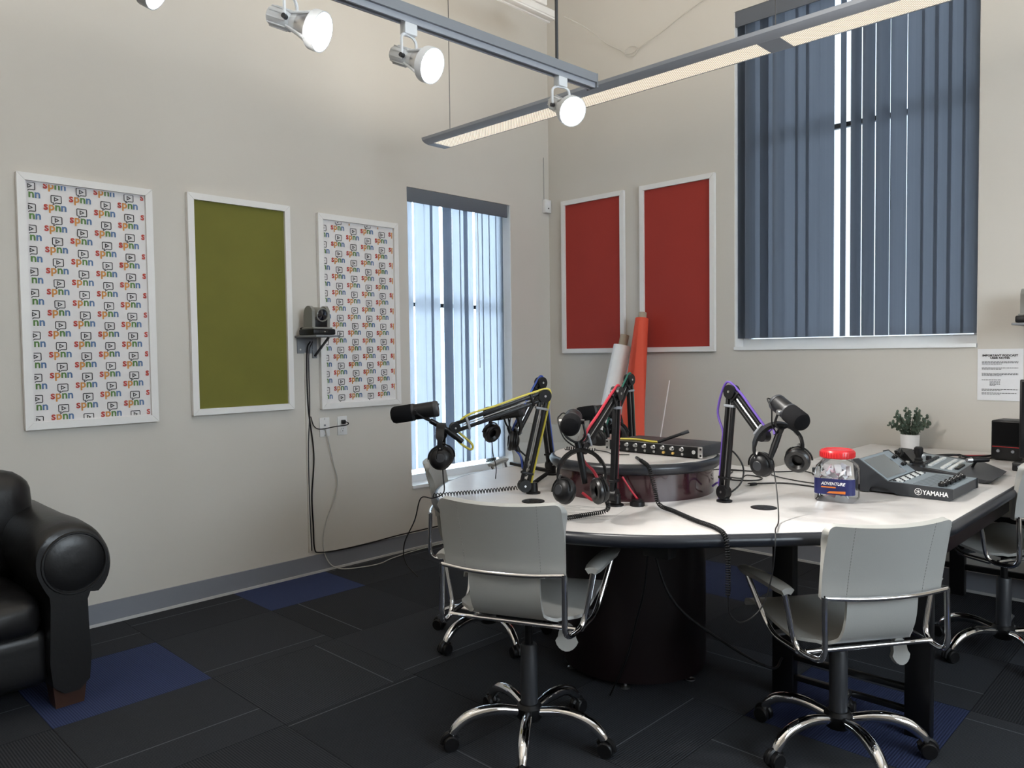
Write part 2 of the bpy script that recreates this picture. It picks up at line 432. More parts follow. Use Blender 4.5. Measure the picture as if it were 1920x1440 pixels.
# carpet tiles
TS = 0.6125; TX0 = 0.46 - TS; TY0 = -4.065
def tile_mesh(name, m):
    b = MB(); g = TS / 2 - 0.0009
    b.bounds((-g, -g, -0.006), (g, g, 0.0))
    o = b.build(name, m); me = o.data; bpy.data.objects.remove(o); return me
tm_d = tile_mesh('carpet_tile', M_CARPET); tm_b = tile_mesh('carpet_tile_blue', M_CARPETB)
blue = {(1, 0), (0, 2), (3, 5), (5, 3), (8, 1), (9, 5)}
for i in range(0, 9):
    for j in range(-2, 7):
        cx = TX0 + (i + 0.5) * TS; cy = TY0 + (j + 0.5) * TS
        if cy + TS / 2 > 0.30: continue
        me = tm_b if (i, j) in blue else tm_d
        o = bpy.data.objects.new('carpet_tile', me); COL.objects.link(o); o.parent = floor
        o.location = (cx, cy, 0); o.rotation_euler = (0, 0, R(90) if (i + j) % 2 else 0)
        if (i, j) in blue: o['label'] = 'navy blue carpet tile'
        # tiles cut by the walls
        if i == 0 or cy + TS / 2 > 0:
            b = MB(); g = TS / 2 - 0.0009
            x0 = max(cx - g, 0.001); y1 = min(cy + g, -0.001)
            b.bounds((x0 - cx, -g, -0.006), (g, y1 - cy, 0))
            t = b.build('carpet_tile', M_CARPETB if (i, j) in blue else M_CARPET); o.data = t.data; bpy.data.objects.remove(t)
            o.rotation_euler = (0, 0, 0)

# ------------------------------------------------------------------ windows and blinds
def window(n, along, lo, hi, z0, z1, label, glass):
    # along: 'y' (wall x=0) or 'x' (wall y=0). Local frame: u along the wall, w outward
    def Q(u, w, z): return (-w, u, z) if along == 'y' else (u, w, z)
    def bb(b, u0, u1, w0, w1, a, c):
        p, q = V(Q(u0, w0, a)), V(Q(u1, w1, c))
        b.bounds([min(p[i], q[i]) for i in range(3)], [max(p[i], q[i]) for i in range(3)])
    root = bpy.data.objects.new('window_%d' % n, None); COL.objects.link(root); root['kind'] = 'structure'; root['label'] = label
    b = MB(); k = 0.045
    bb(b, lo, lo + k, 0.12, 0.19, z0, z1); bb(b, hi - k, hi, 0.12, 0.19, z0, z1)
    bb(b, lo + k, hi - k, 0.12, 0.19, z0, z0 + 0.075); bb(b, lo + k, hi - k, 0.12, 0.19, z1 - k, z1)
    b.build('window_frame', M_SILL, root)
    b = MB()
    zm = z0 + (z1 - z0) * 0.62
    bb(b, lo + k, hi - k, 0.14, 0.17, zm - 0.015, zm + 0.015)
    b.build('mullion', M_ALU, root)
    b = MB(); bb(b, lo + k, hi - k, 0.152, 0.157, z0 + 0.075, zm - 0.015); b.build('pane', glass, root)
    b = MB(); bb(b, lo + k, hi - k, 0.152, 0.157, zm + 0.015, z1 - k); b.build('pane', glass, root)
    b = MB(); bb(b, lo + 0.002, hi - 0.002, -0.012, 0.12, z0, z0 + 0.022); b.build('window_sill', M_SILL, root)
    b = MB()
    bb(b, lo, lo + 0.004, 0.004, 0.12, z0 + 0.022, z1); bb(b, hi - 0.004, hi, 0.004, 0.12, z0 + 0.022, z1)
    b.build('reveal', M_FRAME, root)
    return root
window(1, 'y', W1[0], W1[1], W1[2], W1[3], 'tall narrow recessed window beside the logo panel', M_GLASS)
window(2, 'x', W2[0], W2[1], W2[2], W2[3], 'wide high recessed window above the desk', M_GLASS_DIM)

def slat_mesh(h, name):
    b = MB(); rows = []
    for i in range(2):
        rows.append([( (j / 6 - 0.5) * 0.089, 0.006 * (1 - ((j - 3) / 3) ** 2), -h * i) for j in range(7)])
    b.sheet(rows, 0.0012)
    o = b.build(name, M_BLIND, angle=60); me = o.data; bpy.data.objects.remove(o); return me
# blind in window_1: positions along y, angle of slat about z (0 = slat lies along the wall)
t = thing('vertical_blind', 'slate vertical slat blind in the tall narrow window', 'blind', (-0.075, (W1[0] + W1[1]) / 2, W1[3]))
b = MB(); b.rbox((0.07, -0.02, -0.052), (0.012, 1.0, 0.10), 0.004); b.build('valance', M_VALANCE, t)
b = MB(); b.bounds((-0.02, -0.5, -0.05), (0.02, 0.5, -0.012)); b.build('headrail', M_DGREY, t)
me = slat_mesh(W1[3] - 0.06 - W1[2] - 0.115, 'slat')
S1 = [(-1.437, 92), (-1.332, 84), (-1.245, 98), (-1.185, 90), (-1.063, 86), (-1.068, 94), (-0.975, 97), (-0.900, 95), (-0.852, 86), (-0.742, 97), (-0.668, 96), (-0.594, 97), (-0.518, 95)]
for (y, a) in S1:
    o = bpy.data.objects.new('slat', me); COL.objects.link(o); o.parent = t
    o.location = (0, y - (W1[0] + W1[1]) / 2, -0.055); o.rotation_euler = (0, 0, R(a))
b = MB(); b.tube([(0.03, 0.20, -0.06), (0.03, 0.205, -1.28)], 0.003, 6); b.build('tilt_wand', M_SILVER, t)
t = thing('vertical_blind', 'wide slate vertical slat blind behind the long pendant', 'blind', ((W2[0] + W2[1]) / 2, 0.065, W2[3]))
b = MB(); b.rbox((0.0, -0.055, -0.052), (1.46, 0.012, 0.105), 0.004); b.build('valance', M_VALANCE, t)
b = MB(); b.bounds((-0.72, -0.02, -0.05), (0.72, 0.02, -0.012)); b.build('headrail', M_DGREY, t)
me = slat_mesh(W2[3] - 0.06 - W2[2] - 0.075, 'slat')
S2 = [(1.712, 50), (1.774, 60), (1.852, 10), (1.888, 14), (1.9705, 57), (2.058, 6), (2.13, 7), (2.200, 8), (2.291, 5), (2.393, -48), (2.470, 68), (2.545, 58), (2.628, 50), (2.7165, 30), (2.811, 5), (2.885, 5), (2.955, 6), (3.025, 5), (3.10, 5)]
for (x, a) in S2:
    o = bpy.data.objects.new('slat', me); COL.objects.link(o); o.parent = t
    o.location = (x - (W2[0] + W2[1]) / 2, 0, -0.055); o.rotation_euler = (0, 0, R(a))

# ------------------------------------------------------------------ wall panels
def clip_tri(poly, x0, x1, y0, y1):
    for ax, lim, sgn in ((0, x0, 1), (0, x1, -1), (1, y0, 1), (1, y1, -1)):
        out = []
        for i in range(len(poly)):
            p, q = poly[i], poly[(i + 1) % len(poly)]
            dp, dq = (p[ax] - lim) * sgn, (q[ax] - lim) * sgn
            if dp >= 0: out.append(p)
            if (dp >= 0) != (dq >= 0):
                s = dp / (dp - dq); out.append((p[0] + (q[0] - p[0]) * s, p[1] + (q[1] - p[1]) * s))
        poly = out
        if len(poly) < 3: return None
    return poly
def stroke2d(pts, w, closed=False):
    n = len(pts); L = []; Rr = []
    for i in range(n):
        a = V(pts[i - 1]) if (i > 0 or closed) else V(pts[i]); c = V(pts[(i + 1) % n]) if (i < n - 1 or closed) else V(pts[i]); p = V(pts[i])
        d1 = (p - a); d2 = (c - p)
        d1 = d1.normalized() if d1.length > 1e-9 else d2.normalized(); d2 = d2.normalized() if d2.length > 1e-9 else d1
        t = d1 + d2; t = t.normalized() if t.length > 1e-6 else d1
        nn = V((-t.y, t.x)); k = 1 / max(0.45, nn.dot(V((-d1.y, d1.x))))
        L.append(p + nn * w / 2 * k); Rr.append(p - nn * w / 2 * k)
    q = []
    for i in range(n if closed else n - 1):
        j = (i + 1) % n; q.append([tuple(L[i]), tuple(L[j]), tuple(Rr[j]), tuple(Rr[i])])
    return q
def logo_polys():
    # word: width ~.105, x-height .029 ; returns (list of (polys, mat_index)), icon polys
    letters = []; x = 0.0
    for ch, mi in (('s', 1), ('p', 2), ('n', 3), ('n', 4)):
        vs, fs = text_mesh(ch, 0.055, 0.0013)
        a, c = width(vs)
        letters.append(([[(vs[i][0] - a + x, vs[i][1]) for i in f] for f in fs], mi)); x += (c - a) + 0.0035
    sc = 0.104 / x
    word = [([[((px * sc - 0.052), py) for px, py in poly] for poly in polys], mi) for polys, mi in letters]
    w, h, r = 0.0225, 0.0175, 0.004
    ring = []
    for cx, cy, a0 in ((w - r, h - r, 0), (-w + r, h - r, 90), (-w + r, -h + r, 180)):
        for k in range(4): ring.append((cx + r * math.cos(R(a0 + 30 * k)), cy + r * math.sin(R(a0 + 30 * k))))
    ring += [(-0.012, -h), (-0.015, -h - 0.010), (-0.002, -h)]
    for k in range(4): ring.append((w - r + r * math.cos(R(270 + 30 * k)), -h + r + r * math.sin(R(270 + 30 * k))))
    icon = stroke2d(ring, 0.0038, True) + stroke2d([(-0.0075, 0.0085), (0.0085, 0.0), (-0.0075, -0.0085)], 0.0038, True)
    return word, icon
WORD, ICON = logo_polys()
def wall_panel(label, X, wd, ht, cloth, print_off=None, fw=0.036, dp=0.03):
    # local frame: x along wall, y up, z out of the wall; origin at the lower corner
    t = thing('wall_panel', label, 'wall panel', group='framed cloth panels on the walls', X=X)
    for nm, poly in (('frame_rail', [(0, 0), (wd, 0), (wd - fw, fw), (fw, fw)]), ('frame_rail', [(0, ht), (wd, ht), (wd - fw, ht - fw), (fw, ht - fw)]),
                     ('frame_stile', [(0, 0), (fw, fw), (fw, ht - fw), (0, ht)]), ('frame_stile', [(wd, 0), (wd - fw, fw), (wd - fw, ht - fw), (wd, ht)])):
        cx = sum(p[0] for p in poly) / 4; cy = sum(p[1] for p in poly) / 4
        pl = [(cx + (x - cx) * 0.9985, cy + (y - cy) * 0.9985) for x, y in poly]
        b = MB(); b.prism(pl, 0.002, dp); b.build(nm, M_FRAME, t)
    b = MB(); rows = []
    rn = random.Random(len(label)); ph = rn.random() * 6
    for i in range(29):
        row = []
        for j in range(15):
            u = fw + (wd - 2 * fw) * j / 14; v = fw + (ht - 2 * fw) * i / 28
            e = math.sin(math.pi * j / 14) * math.sin(math.pi * i / 28)
            row.append((u, v, 0.012 + 0.0012 * e * math.sin(9 * v + 4 * u + ph) + 0.0008 * e * math.sin(23 * u - 7 * v)))
        rows.append(row)
    b.sheet(rows, 0.003)
    b.build('cloth', cloth, t, angle=80)
    if print_off is not None:
        b = MB(); x0, x1, y0, y1 = fw + 0.012, wd - fw - 0.006, fw + 0.006, ht - fw - 0.006
        px, per = 0.1135, 0.1030
        c = 0; u = x0 + print_off[0]
        while u < x1 + 0.06:
            v = y0 - 0.1 + print_off[1] + (per / 2 if c % 2 else 0)
            while v < y1 + 0.05:
                for polys, mi in WORD:
                    b.mi = mi - 1
                    for p in polys:
                        q = clip_tri([(u + a, v + d) for a, d in p], x0, x1, y0, y1)
                        if q: b.add([(a, d, 0.0162) for a, d in q], [tuple(range(len(q)))])
                b.mi = 4
                for p in ICON:
                    q = clip_tri([(u + a + 0.004, v + d + 0.0545) for a, d in p], x0, x1, y0, y1)
                    if q: b.add([(a, d, 0.0162) for a, d in q], [tuple(range(len(q)))])
                v += per
            u += px; c += 1
        me = bpy.data.meshes.new('logo_print'); me.from_pydata(b.v, [], b.f)
        for k in (M_LS, M_LP, M_LN, M_LN2, M_INK): me.materials.append(k)
        me.polygons.foreach_set('material_index', b.m)
        o = bpy.data.objects.new('logo_print', me); COL.objects.link(o); o.parent = t; o['kind'] = 'stuff'
        o['label'] = 'repeated spnn wordmarks and speech-bubble icons'
    return t
def XL(y0, z0): return Matrix(((0, 0, 1, 0.0), (1, 0, 0, y0), (0, 1, 0, z0), (0, 0, 0, 1)))
def XB(x0, z0): return Matrix(((1, 0, 0, x0), (0, 0, -1, 0.0), (0, 1, 0, z0), (0, 0, 0, 1)))
PW, PH = 0.627, 1.239
wall_panel('white framed panel printed with spnn logos, hanging above the black sofa', XL(-3.863, 1.038), PW, PH, M_PRINT, (0.005, 0.05))
wall_panel('white framed panel of plain olive green cloth', XL(-3.048, 1.054), PW, PH, M_GREEN)
wall_panel('white framed panel printed with spnn logos, behind the wall camera', XL(-2.227, 1.039), PW, PH, M_PRINT, (-0.01, 0.02))
wall_panel('plain red cloth panel in white frame, next to the room corner', XB(0.155, 1.374), PW - 0.004, PH, M_RED)
wall_panel('plain red cloth panel in white frame, next to the wide window', XB(0.925, 1.375), PW - 0.004, PH + 0.002, M_RED)

# ------------------------------------------------------------------ pendant lights
def pendant(x0, x1, yc, z0, label, cables, sect):
    t = thing('pendant_light', label, 'pendant light', (x0, yc, z0), group='long linear pendant lights')
    L = x1 - x0
    prof = [(-0.112, 0.036), (-0.108, 0.022), (-0.092, 0.010), (-0.066, 0.003)]
    full = prof + [(-y, z) for y, z in prof[::-1]]
    def body(b, a, c, pf, th=0.004):
        rows = [[(a + (c - a) * i, y, z) for y, z in pf] for i in range(2)]
        b.sheet(rows, th)
    b = MB(); body(b, 0, L, prof); b.build('housing_side', M_RAIL, t)
    b = MB(); body(b, 0, L, [(-y, z) for y, z in prof[::-1]]); b.build('housing_side', M_RAIL, t)
    for e in (0, L):
        b = MB()
        X = Matrix(((0, 0, 1, e - 0.005), (1, 0, 0, 0), (0, 1, 0, 0), (0, 0, 0, 1)))
        b.prism(full, 0, 0.010, X); b.build('end_cap', M_RAIL, t)
    xs = 0.05
    for k, (a, c) in enumerate(sect):
        b = MB(); b.bounds((a, -0.066, 0.001), (c, 0.066, 0.004)); b.build('perforated_lens', M_PERF, t)
        if k + 1 < len(sect):
            b = MB(); b.bounds((c, -0.067, 0.0), (sect[k + 1][0], 0.067, 0.005)); b.build('joint_plate', M_RAIL, t)
    b = MB(); b.bounds((0.0, -0.067, 0.0), (sect[0][0], 0.067, 0.005)); b.build('joint_plate', M_RAIL, t)
    b = MB(); b.bounds((sect[-1][1], -0.067, 0.0), (L, 0.067, 0.005)); b.build('joint_plate', M_RAIL, t)
    b = MB(); b.bounds((0.03, -0.06, 0.008), (L - 0.03, 0.06, 0.024)); b.build('tube_tray', M_LAMP, t)
    for c in cables:
        b = MB(); b.cyl((c, 0, 0.03), (c, 0, ZC - z0), 0.0022, n=6); b.build('hanging_cable', M_DGREY, t)
    for (a, c) in sect:
        ld = bpy.data.lights.new('pendant_tube', 'AREA'); ld.shape = 'RECTANGLE'; ld.size = c - a; ld.size_y = 0.10
        ld.energy = UPLIGHT_W; ld.spread = R(168); ld.color = (1.0, 0.91, 0.76)
        lo = bpy.data.objects.new('pendant_tube', ld); COL.objects.link(lo); lo.parent = t
        lo.location = ((a + c) / 2, 0, 0.034); lo.rotation_euler = (math.pi, 0, 0)
    return t
pendant(0.63, 5.03, -1.76, 2.652, 'long grey linear pendant with perforated lenses hanging before the wide window', (0.13, 2.18, 4.2), [(0.06, 2.13), (2.23, 4.34)])
pendant(0.63, 5.03, -4.75, 2.652, 'long grey linear pendant hung above the sofa', (0.13, 2.18, 4.2), [(0.06, 2.13), (2.23, 4.34)])

pendant(0.63, 5.03, -6.9, 2.652, 'added unseen linear pendant giving fill light at the far end of the room', (0.13, 2.18, 4.2), [(0.06, 2.13), (2.23, 4.34)])  # unseen extra pendant, added to lift the room's general light

# ------------------------------------------------------------------ track and heads
A, Bp = V((2.092, -2.078, 2.60)), V((1.975, -5.3, 2.60))
td = (Bp - A).normalized(); ang = math.atan2(td.y, td.x)
t = thing('ceiling_track', 'dark grey lighting track on a rod carrying the spot heads', 'light track', tuple(A), ang)
L = (Bp - A).length
b = MB(); b.bounds((0, -0.030, -0.004), (L, 0.030, 0.034)); b.build('strut_channel', M_MGREY, t)
b = MB(); b.bounds((0.0, -0.018, -0.026), (L, -0.011, -0.004)); b.bounds((0.0, 0.011, -0.026), (L, 0.018, -0.004)); b.bounds((0.0, -0.011, -0.010), (L, 0.011, -0.004))
b.build('track_rail', M_RAIL, t)
b = MB(); b.bounds((-0.004, -0.031, -0.027), (0.002, 0.031, 0.035)); b.build('end_cap', M_MGREY, t)
for k in (0.235, 2.6):
    b = MB(); b.cyl((k, 0, 0.03), (k, 0, ZC - 2.60), 0.007, n=8); b.build('hanging_rod', M_DGREY, t)
def track_head(pos, axis, label):
    # pos = point where the stem meets the track, axis = beam direction
    t = thing('track_spotlight', label, 'spotlight', tuple(pos), 0, 'track spotlights')
    ax = V(axis).normalized(); piv = V((0, 0, -0.135))
    side = ax.cross(V((0, 0, 1))).normalized()
    b = MB(); b.rbox((0, 0, -0.028), (0.034, 0.055, 0.052), 0.004, X=Matrix.Rotation(ang + math.pi / 2, 4, 'Z')); b.build('track_adapter', M_LAMP, t)
    b = MB()
    top = V((0, 0, -0.052))
    pts = [piv + side * 0.042, piv + side * 0.042 + V((0, 0, 0.07)), top + side * 0.020, top - side * 0.020, piv - side * 0.042 + V((0, 0, 0.07)), piv - side * 0.042]
    b.tube(arc_corner(pts, 0.012, 3), 0.0055, 6); b.build('yoke', M_LAMP, t)
    X = basis(piv, ax) @ Matrix.Scale(0.90, 4)
    b = MB(); b.lathe([(0.0, -0.085), (0.030, -0.085), (0.034, -0.078), (0.034, 0.0), (0.030, 0.01), (0.0, 0.01)], 20, X)
    b.build('socket_body', M_LAMP, t)
    for k in range(10):
        a = 2 * math.pi * k / 10
        b = MB(); b.box((0.036 * math.cos(a), 0.036 * math.sin(a), -0.04), (0.004, 0.004, 0.075), X); b.build('cooling_fin', M_LAMP, t)
    b = MB(); b.lathe([(0.030, 0.005), (0.034, 0.02), (0.038, 0.035)], 20, X, cap=False); b.build('neck', M_LAMP, t)
    for k in range(4):
        a = 2 * math.pi * (k + .5) / 4
        b = MB(); b.tube([X @ V((0.033 * math.cos(a), 0.033 * math.sin(a), 0.0)), X @ V((0.050 * math.cos(a), 0.050 * math.sin(a), 0.055)), X @ V((0.066 * math.cos(a), 0.066 * math.sin(a), 0.100))], 0.0045, 6)
        b.build('spoke', M_LAMP, t)
    b = MB(); b.lathe([(0.036, 0.03), (0.045, 0.055), (0.058, 0.09), (0.060, 0.105)], 24, X, cap=False); b.build('bulb', M_SILVER, t)
    b = MB(); b.lathe([(0.066, 0.092), (0.069, 0.094), (0.070, 0.128), (0.066, 0.128), (0.064, 0.100)], 28, X, cap=False); b.build('front_ring', M_LAMP, t)
    b = MB(); b.lathe([(0.0, 0.112), (0.055, 0.112), (0.063, 0.116), (0.063, 0.108), (0.0, 0.106)], 28, X, cap=False); b.build('lamp_face', M_BULB, t)
    for s in (-1, 1):
        b = MB(); b.cyl(piv + side * s * 0.033, piv + side * s * 0.050, 0.008, n=10); b.build('pivot_knob', M_DGREY, t)
    ld = bpy.data.lights.new('spot_beam', 'SPOT'); ld.energy = SPOT_W; ld.spot_size = R(95); ld.spot_blend = 0.9; ld.shadow_soft_size = 0.055; ld.color = (1.0, 0.97, 0.92)
    lo = bpy.data.objects.new('spot_beam', ld); COL.objects.link(lo); lo.parent = t
    lo.matrix_world = basis(V(pos) + X @ V((0, 0, 0.135)), -ax); lo.matrix_parent_inverse = Matrix.Identity(4)
    lo.matrix_local = basis(X @ V((0, 0, 0.135)), -ax)
def on_track(y): return A + td * ((y - A.y) / td.y) + V((0, 0, -0.012))
track_head(on_track(-2.29), (0.80, -0.30, -0.44), 'white track spotlight at the free end of the track, crossing the pendant')
track_head(on_track(-3.10), (0.90, 0.20, -0.42), 'white track spotlight second from the free end of the track')
track_head(on_track(-3.565), (0.78, 0.48, -0.38), 'white track spotlight third from the free end of the track')
track_head(on_track(-4.08), (0.60, 0.70, -0.45), 'white track spotlight fourth from the free end of the track, mostly out of view')

# strip and junction box under the ceiling, loose wire on the wall
t = thing('ceiling_strip_fixture', 'cream strip fixture high in the room corner', 'strip light', (0.545, -0.55, 3.80))
b = MB(); b.rbox((0, -0.9, 0.02), (0.09, 1.8, 0.05), 0.006); b.build('channel', M_FRAME, t)
for s in (-1, 1):
    b = MB(); b.bounds((s * 0.03 - 0.008, -1.8, -0.016), (s * 0.03 + 0.008, -0.01, -0.006)); b.build('lip', M_FRAME, t)
b = MB(); b.rbox((0.0, -0.18, 0.10), (0.10, 0.12, 0.10), 0.008); b.build('junction_box', M_FRAME, t)
for k in (-0.5, -1.5):
    b = MB(); b.cyl((0, k, 0.04), (0, k, ZC - 3.80), 0.006, n=6); b.build('rod', M_FRAME, t)
pts = [(0.55, -0.45, 3.86), (0.58, -0.2, 3.83), (0.62, -0.02, 3.76), (0.757, -0.012, 3.667), (0.80, -0.012, 3.63), (0.87, -0.012, 3.625), (0.903, -0.012, 3.65), (0.85, -0.014, 3.675), (0.79, -0.014, 3.655), (0.81, -0.014, 3.61), (0.88, -0.014, 3.60), (0.925, -0.014, 3.64), (1.114, -0.010, 3.702), (1.336, -0.010, 3.785), (1.6, -0.01, 3.86)]
b = MB(); b.tube(spline(pts, 6), 0.004, 5); tag(b.build('loose_wire', M_WALL), 'thin painted wire looped on the upper wall', 'wire')
t = thing('wall_sensor', 'small white sensor box near the room corner', 'sensor', (0.0, -0.045, 2.59))
b = MB(); b.rbox((0.018, 0, 0), (0.036, 0.075, 0.11), 0.006); b.build('case', M_OUTLET, t)
b = MB(); b.rbox((0.037, 0, 0.022), (0.004, 0.05, 0.035), 0.002); b.build('window', M_PAPER, t)
b = MB(); b.cyl((0.036, 0.0, -0.018), (0.039, 0.0, -0.018), 0.006, n=10); b.build('button', M_BLACK, t)
b = MB(); b.tube([(0.006, -0.02, 0.05), (0.006, -0.022, 0.40)], 0.004, 6); b.build('lead', M_GREYC, t)

# ------------------------------------------------------------------ sofa
t = thing('sofa', 'black leather sofa with rolled arm against the beige wall', 'sofa', (0.06, -3.80, 0))
# local: x out from wall, y negative along the wall
def soft(b, c, s, r, puff=0.02, n=3):
    bm = bmesh.new(); bmesh.ops.create_cube(bm, size=1.0)
    for v in bm.verts: v.co = V((v.co.x * s[0], v.co.y * s[1], v.co.z * s[2]))
    bmesh.ops.bevel(bm, geom=list(bm.edges), offset=r, segments=4, profile=0.5, affect='EDGES')
    bmesh.ops.subdivide_edges(bm, edges=[e for e in bm.edges if e.calc_length() > 0.12], cuts=5, use_grid_fill=True)
    for v in bm.verts:
        q = [1 - min(1, abs(v.co[i]) / (s[i] / 2)) ** 2 for i in range(3)]
        nrm = V((v.co.x / s[0], v.co.y / s[1], v.co.z / s[2]))
        k = max(range(3), key=lambda i: abs(nrm[i])); o = [i for i in range(3) if i != k]
        v.co[k] += math.copysign(puff * q[o[0]] * q[o[1]], v.co[k]) + 0.003 * math.sin(31 * v.co.x + 17 * v.co.y + 23 * v.co.z)
    bm.verts.index_update()
    b.add([v.co + V(c) for v in bm.verts], [[v.index for v in f.verts] for f in bm.faces]); bm.free()
def sofa_arm(y0, nm):
    # roll + front panel; y0 = centre of the arm
    b = MB(); pr = []
    prof = [(-0.070, 0.10), (0.070, 0.10), (0.072, 0.42), (0.115, 0.445), (0.150, 0.49), (0.165, 0.56), (0.150, 0.635), (0.105, 0.70), (0.040, 0.732), (-0.030, 0.730), (-0.085, 0.700), (-0.115, 0.640), (-0.115, 0.56), (-0.085, 0.48), (-0.070, 0.42)]
    pp = [p for p in spline([(y, z, 0) for y, z in prof], 3, True)]
    rows = []
    for x, k in ((0.02, 0.97), (0.10, 1.0), (0.30, 1.01), (0.50, 1.0), (0.70, 1.012), (0.82, 1.0), (0.862, 0.97), (0.875, 0.93)):
        cy, cz = 0.0, 0.45
        rows.append([(x, y0 + cy + (p.x - cy) * k, cz + (p.y - cz) * (k if p.y > 0.2 else 1.0) + (0.004 * math.sin(19 * x) if p.y > 0.5 else 0)) for p in pp])
    n = len(pp); vs = [q for r in rows for q in r]; fs = []
    for i in range(len(rows) - 1):
        for k in range(n):
            l = (k + 1) % n; fs.append((i * n + k, i * n + l, (i + 1) * n + l, (i + 1) * n + k))
    fs.append(tuple(range(n))); fs.append(tuple((len(rows) - 1) * n + k for k in range(n)))
    b.add(vs, fs); o = b.build(nm, M_LEATHER, t, angle=50)
    # piping ring and inset disc on the front of the roll
    ring = [(0.876, y0 + 0.025 + 0.115 * math.cos(a), 0.575 + 0.120 * math.sin(a)) for a in [2 * math.pi * k / 28 for k in range(28)]]
    b = MB(); b.tube(ring, 0.006, 6, closed=True); b.build('piping', M_LEATHER, o)
    b = MB(); b.lathe([(0.0, 0.012), (0.06, 0.010), (0.105, 0.004), (0.112, 0.0), (0.0, -0.004)], 28, basis((0.874, y0 + 0.025, 0.575), (1, 0, 0)), cap=False); b.build('arm_face', M_LEATHER, o)
sofa_arm(-0.155, 'arm'); sofa_arm(-2.15, 'arm')
b = MB(); soft(b, (0.44, -1.15, 0.215), (0.80, 1.86, 0.22), 0.04, 0.006); b.build('base', M_LEATHER, t, angle=60)
b = MB(); soft(b, (0.14, -1.15, 0.46), (0.26, 1.98, 0.72), 0.08, 0.01); b.build('back_frame', M_LEATHER, t, angle=60)
for k in range(2):
    yc = -0.70 - 0.90 * k
    b = MB(); soft(b, (0.545, yc, 0.385), (0.64, 0.90, 0.15), 0.05, 0.035); b.build('seat_cushion', M_LEATHER, t, angle=60)
    b = MB(); soft(b, (0.27, yc + (0.055 if k == 0 else 0), 0.66), (0.26, 0.97 if k == 0 else 0.90, 0.46), 0.075, 0.035); b.build('back_cushion', M_LEATHER, t, angle=60)
for (x, y) in ((0.80, -0.155), (0.80, -2.15), (0.12, -0.155), (0.12, -2.15)):
    b = MB(); b.add([(x + a * 0.05 * k, y + c * 0.062 * k, z) for z, k in ((0.0, 0.82), (0.105, 1.0)) for a, c in ((-1, -1), (1, -1), (1, 1), (-1, 1))],
                    [(0, 1, 2, 3), (4, 5, 6, 7), (0, 1, 5, 4), (1, 2, 6, 5), (2, 3, 7, 6), (3, 0, 4, 7)]); b.build('foot', M_WOODFOOT, t)

# ------------------------------------------------------------------ tables
T = 0.803
CX, CY, CR = 2.395, -2.18, 0.848
def table_outline(off=0.0):
    c = V((CX, CY)); r = CR + off
    pts = []
    a0, a1 = 77.7, 316.2
    n = 64
    for k in range(n + 1):
        a = R(a0 + (a1 - a0) * k / n); pts.append((c.x + r * math.cos(a), c.y + r * math.sin(a)))
    pts += [(3.40 + off * 0.6, -2.355 - off * 0.7), (3.475 + off * 0.75, -2.265 - off * 0.6), (3.53 + off * 0.9, -2.17 - off * 0.4), (3.56 + off, -2.07), (3.56 + off, -0.872), (2.575 - off, -0.872)]
    return pts
t = thing('conference_table', 'pale topped round-ended table with thick black edge on a dark pedestal', 'table', (CX, CY, 0))
Z = Matrix.Translation((-CX, -CY, 0))
b = MB(Z); b.prism(table_outline(0.0), T - 0.012, T); b.build('table_top', M_TOP, t, angle=20)
b = MB(Z); b.prism(table_outline(-0.004), T - 0.042, T - 0.012); b.build('core_board', M_PED, t)
b = MB(Z); o2 = table_outline(0.004)
b.tube([(x, y, T - 0.0215) for x, y in o2[:-1]], 0.0212, 10); b.build('edge_band', M_EDGE, t, angle=60)
# pedestal
pc = V((2.30, -2.075)); pr = 0.312
b = MB(Z); b.lathe([(pr, 0.025), (pr, T - 0.042)], 48, Matrix.Translation((pc.x, pc.y, 0))); b.build('pedestal', M_PED, t)
for k in range(6):
    a = R(-62 + 60 * k); x, y = pc.x + (pr - 0.02) * math.cos(a), pc.y + (pr - 0.02) * math.sin(a)
    b = MB(Z); b.lathe([(0.020, 0.0), (0.020, 0.005), (0.006, 0.009), (0.006, 0.03)], 14, Matrix.Translation((x, y, 0))); b.build('levelling_foot', M_SILVER, t)
b = MB(Z); b.rbox((2.86, -2.72, T - 0.075), (0.10, 0.05, 0.06), 0.004); b.build('cable_box', M_BLACK, t)
# leg frame under the far end
b = MB(Z); b.rbox((3.44, -1.955, (T - 0.045) / 2), (0.085, 0.05, T - 0.045), 0.004); b.build('leg', M_BLACKM, t)
b = MB(Z); b.rbox((2.945, -1.955, (T - 0.045) / 2), (0.085, 0.05, T - 0.045), 0.004); b.build('leg', M_BLACKM, t)
for zz in (0.165, 0.085):
    b = MB(Z); b.rbox((3.19, -1.955, zz), (0.43, 0.025, 0.020), 0.003); b.build('stretcher', M_BLACKM, t)
b = MB(Z); b.rbox((3.49, -1.42, 0.70), (0.02, 1.02, 0.10), 0.003); b.build('apron', M_PED, t)
b = MB(Z); b.rbox((2.955, -1.985, 0.665), (0.030, 0.004, 0.060), 0.001, X=None); b.build('asset_tag', M_GREYC, t)
# raised drum in the middle
t = thing('centre_drum', 'round dark mahogany drum with pale top and black rim on the table', 'table riser', (2.382, -2.182, T))
b = MB(); b.lathe([(0.328, 0.0), (0.328, 0.112)], 56); b.build('drum_side', M_MAHOG, t)
b = MB(); b.lathe([(0.322, 0.108), (0.346, 0.106), (0.356, 0.116), (0.361, 0.130), (0.356, 0.142), (0.345, 0.148), (0.335, 0.148)], 64, cap=False); b.build('rim', M_EDGE, t, angle=60)
b = MB(); b.lathe([(0.340, 0.130), (0.340, 0.149), (0.0, 0.149)], 56); b.build('drum_top', M_TOP, t)
DZ = T + 0.149
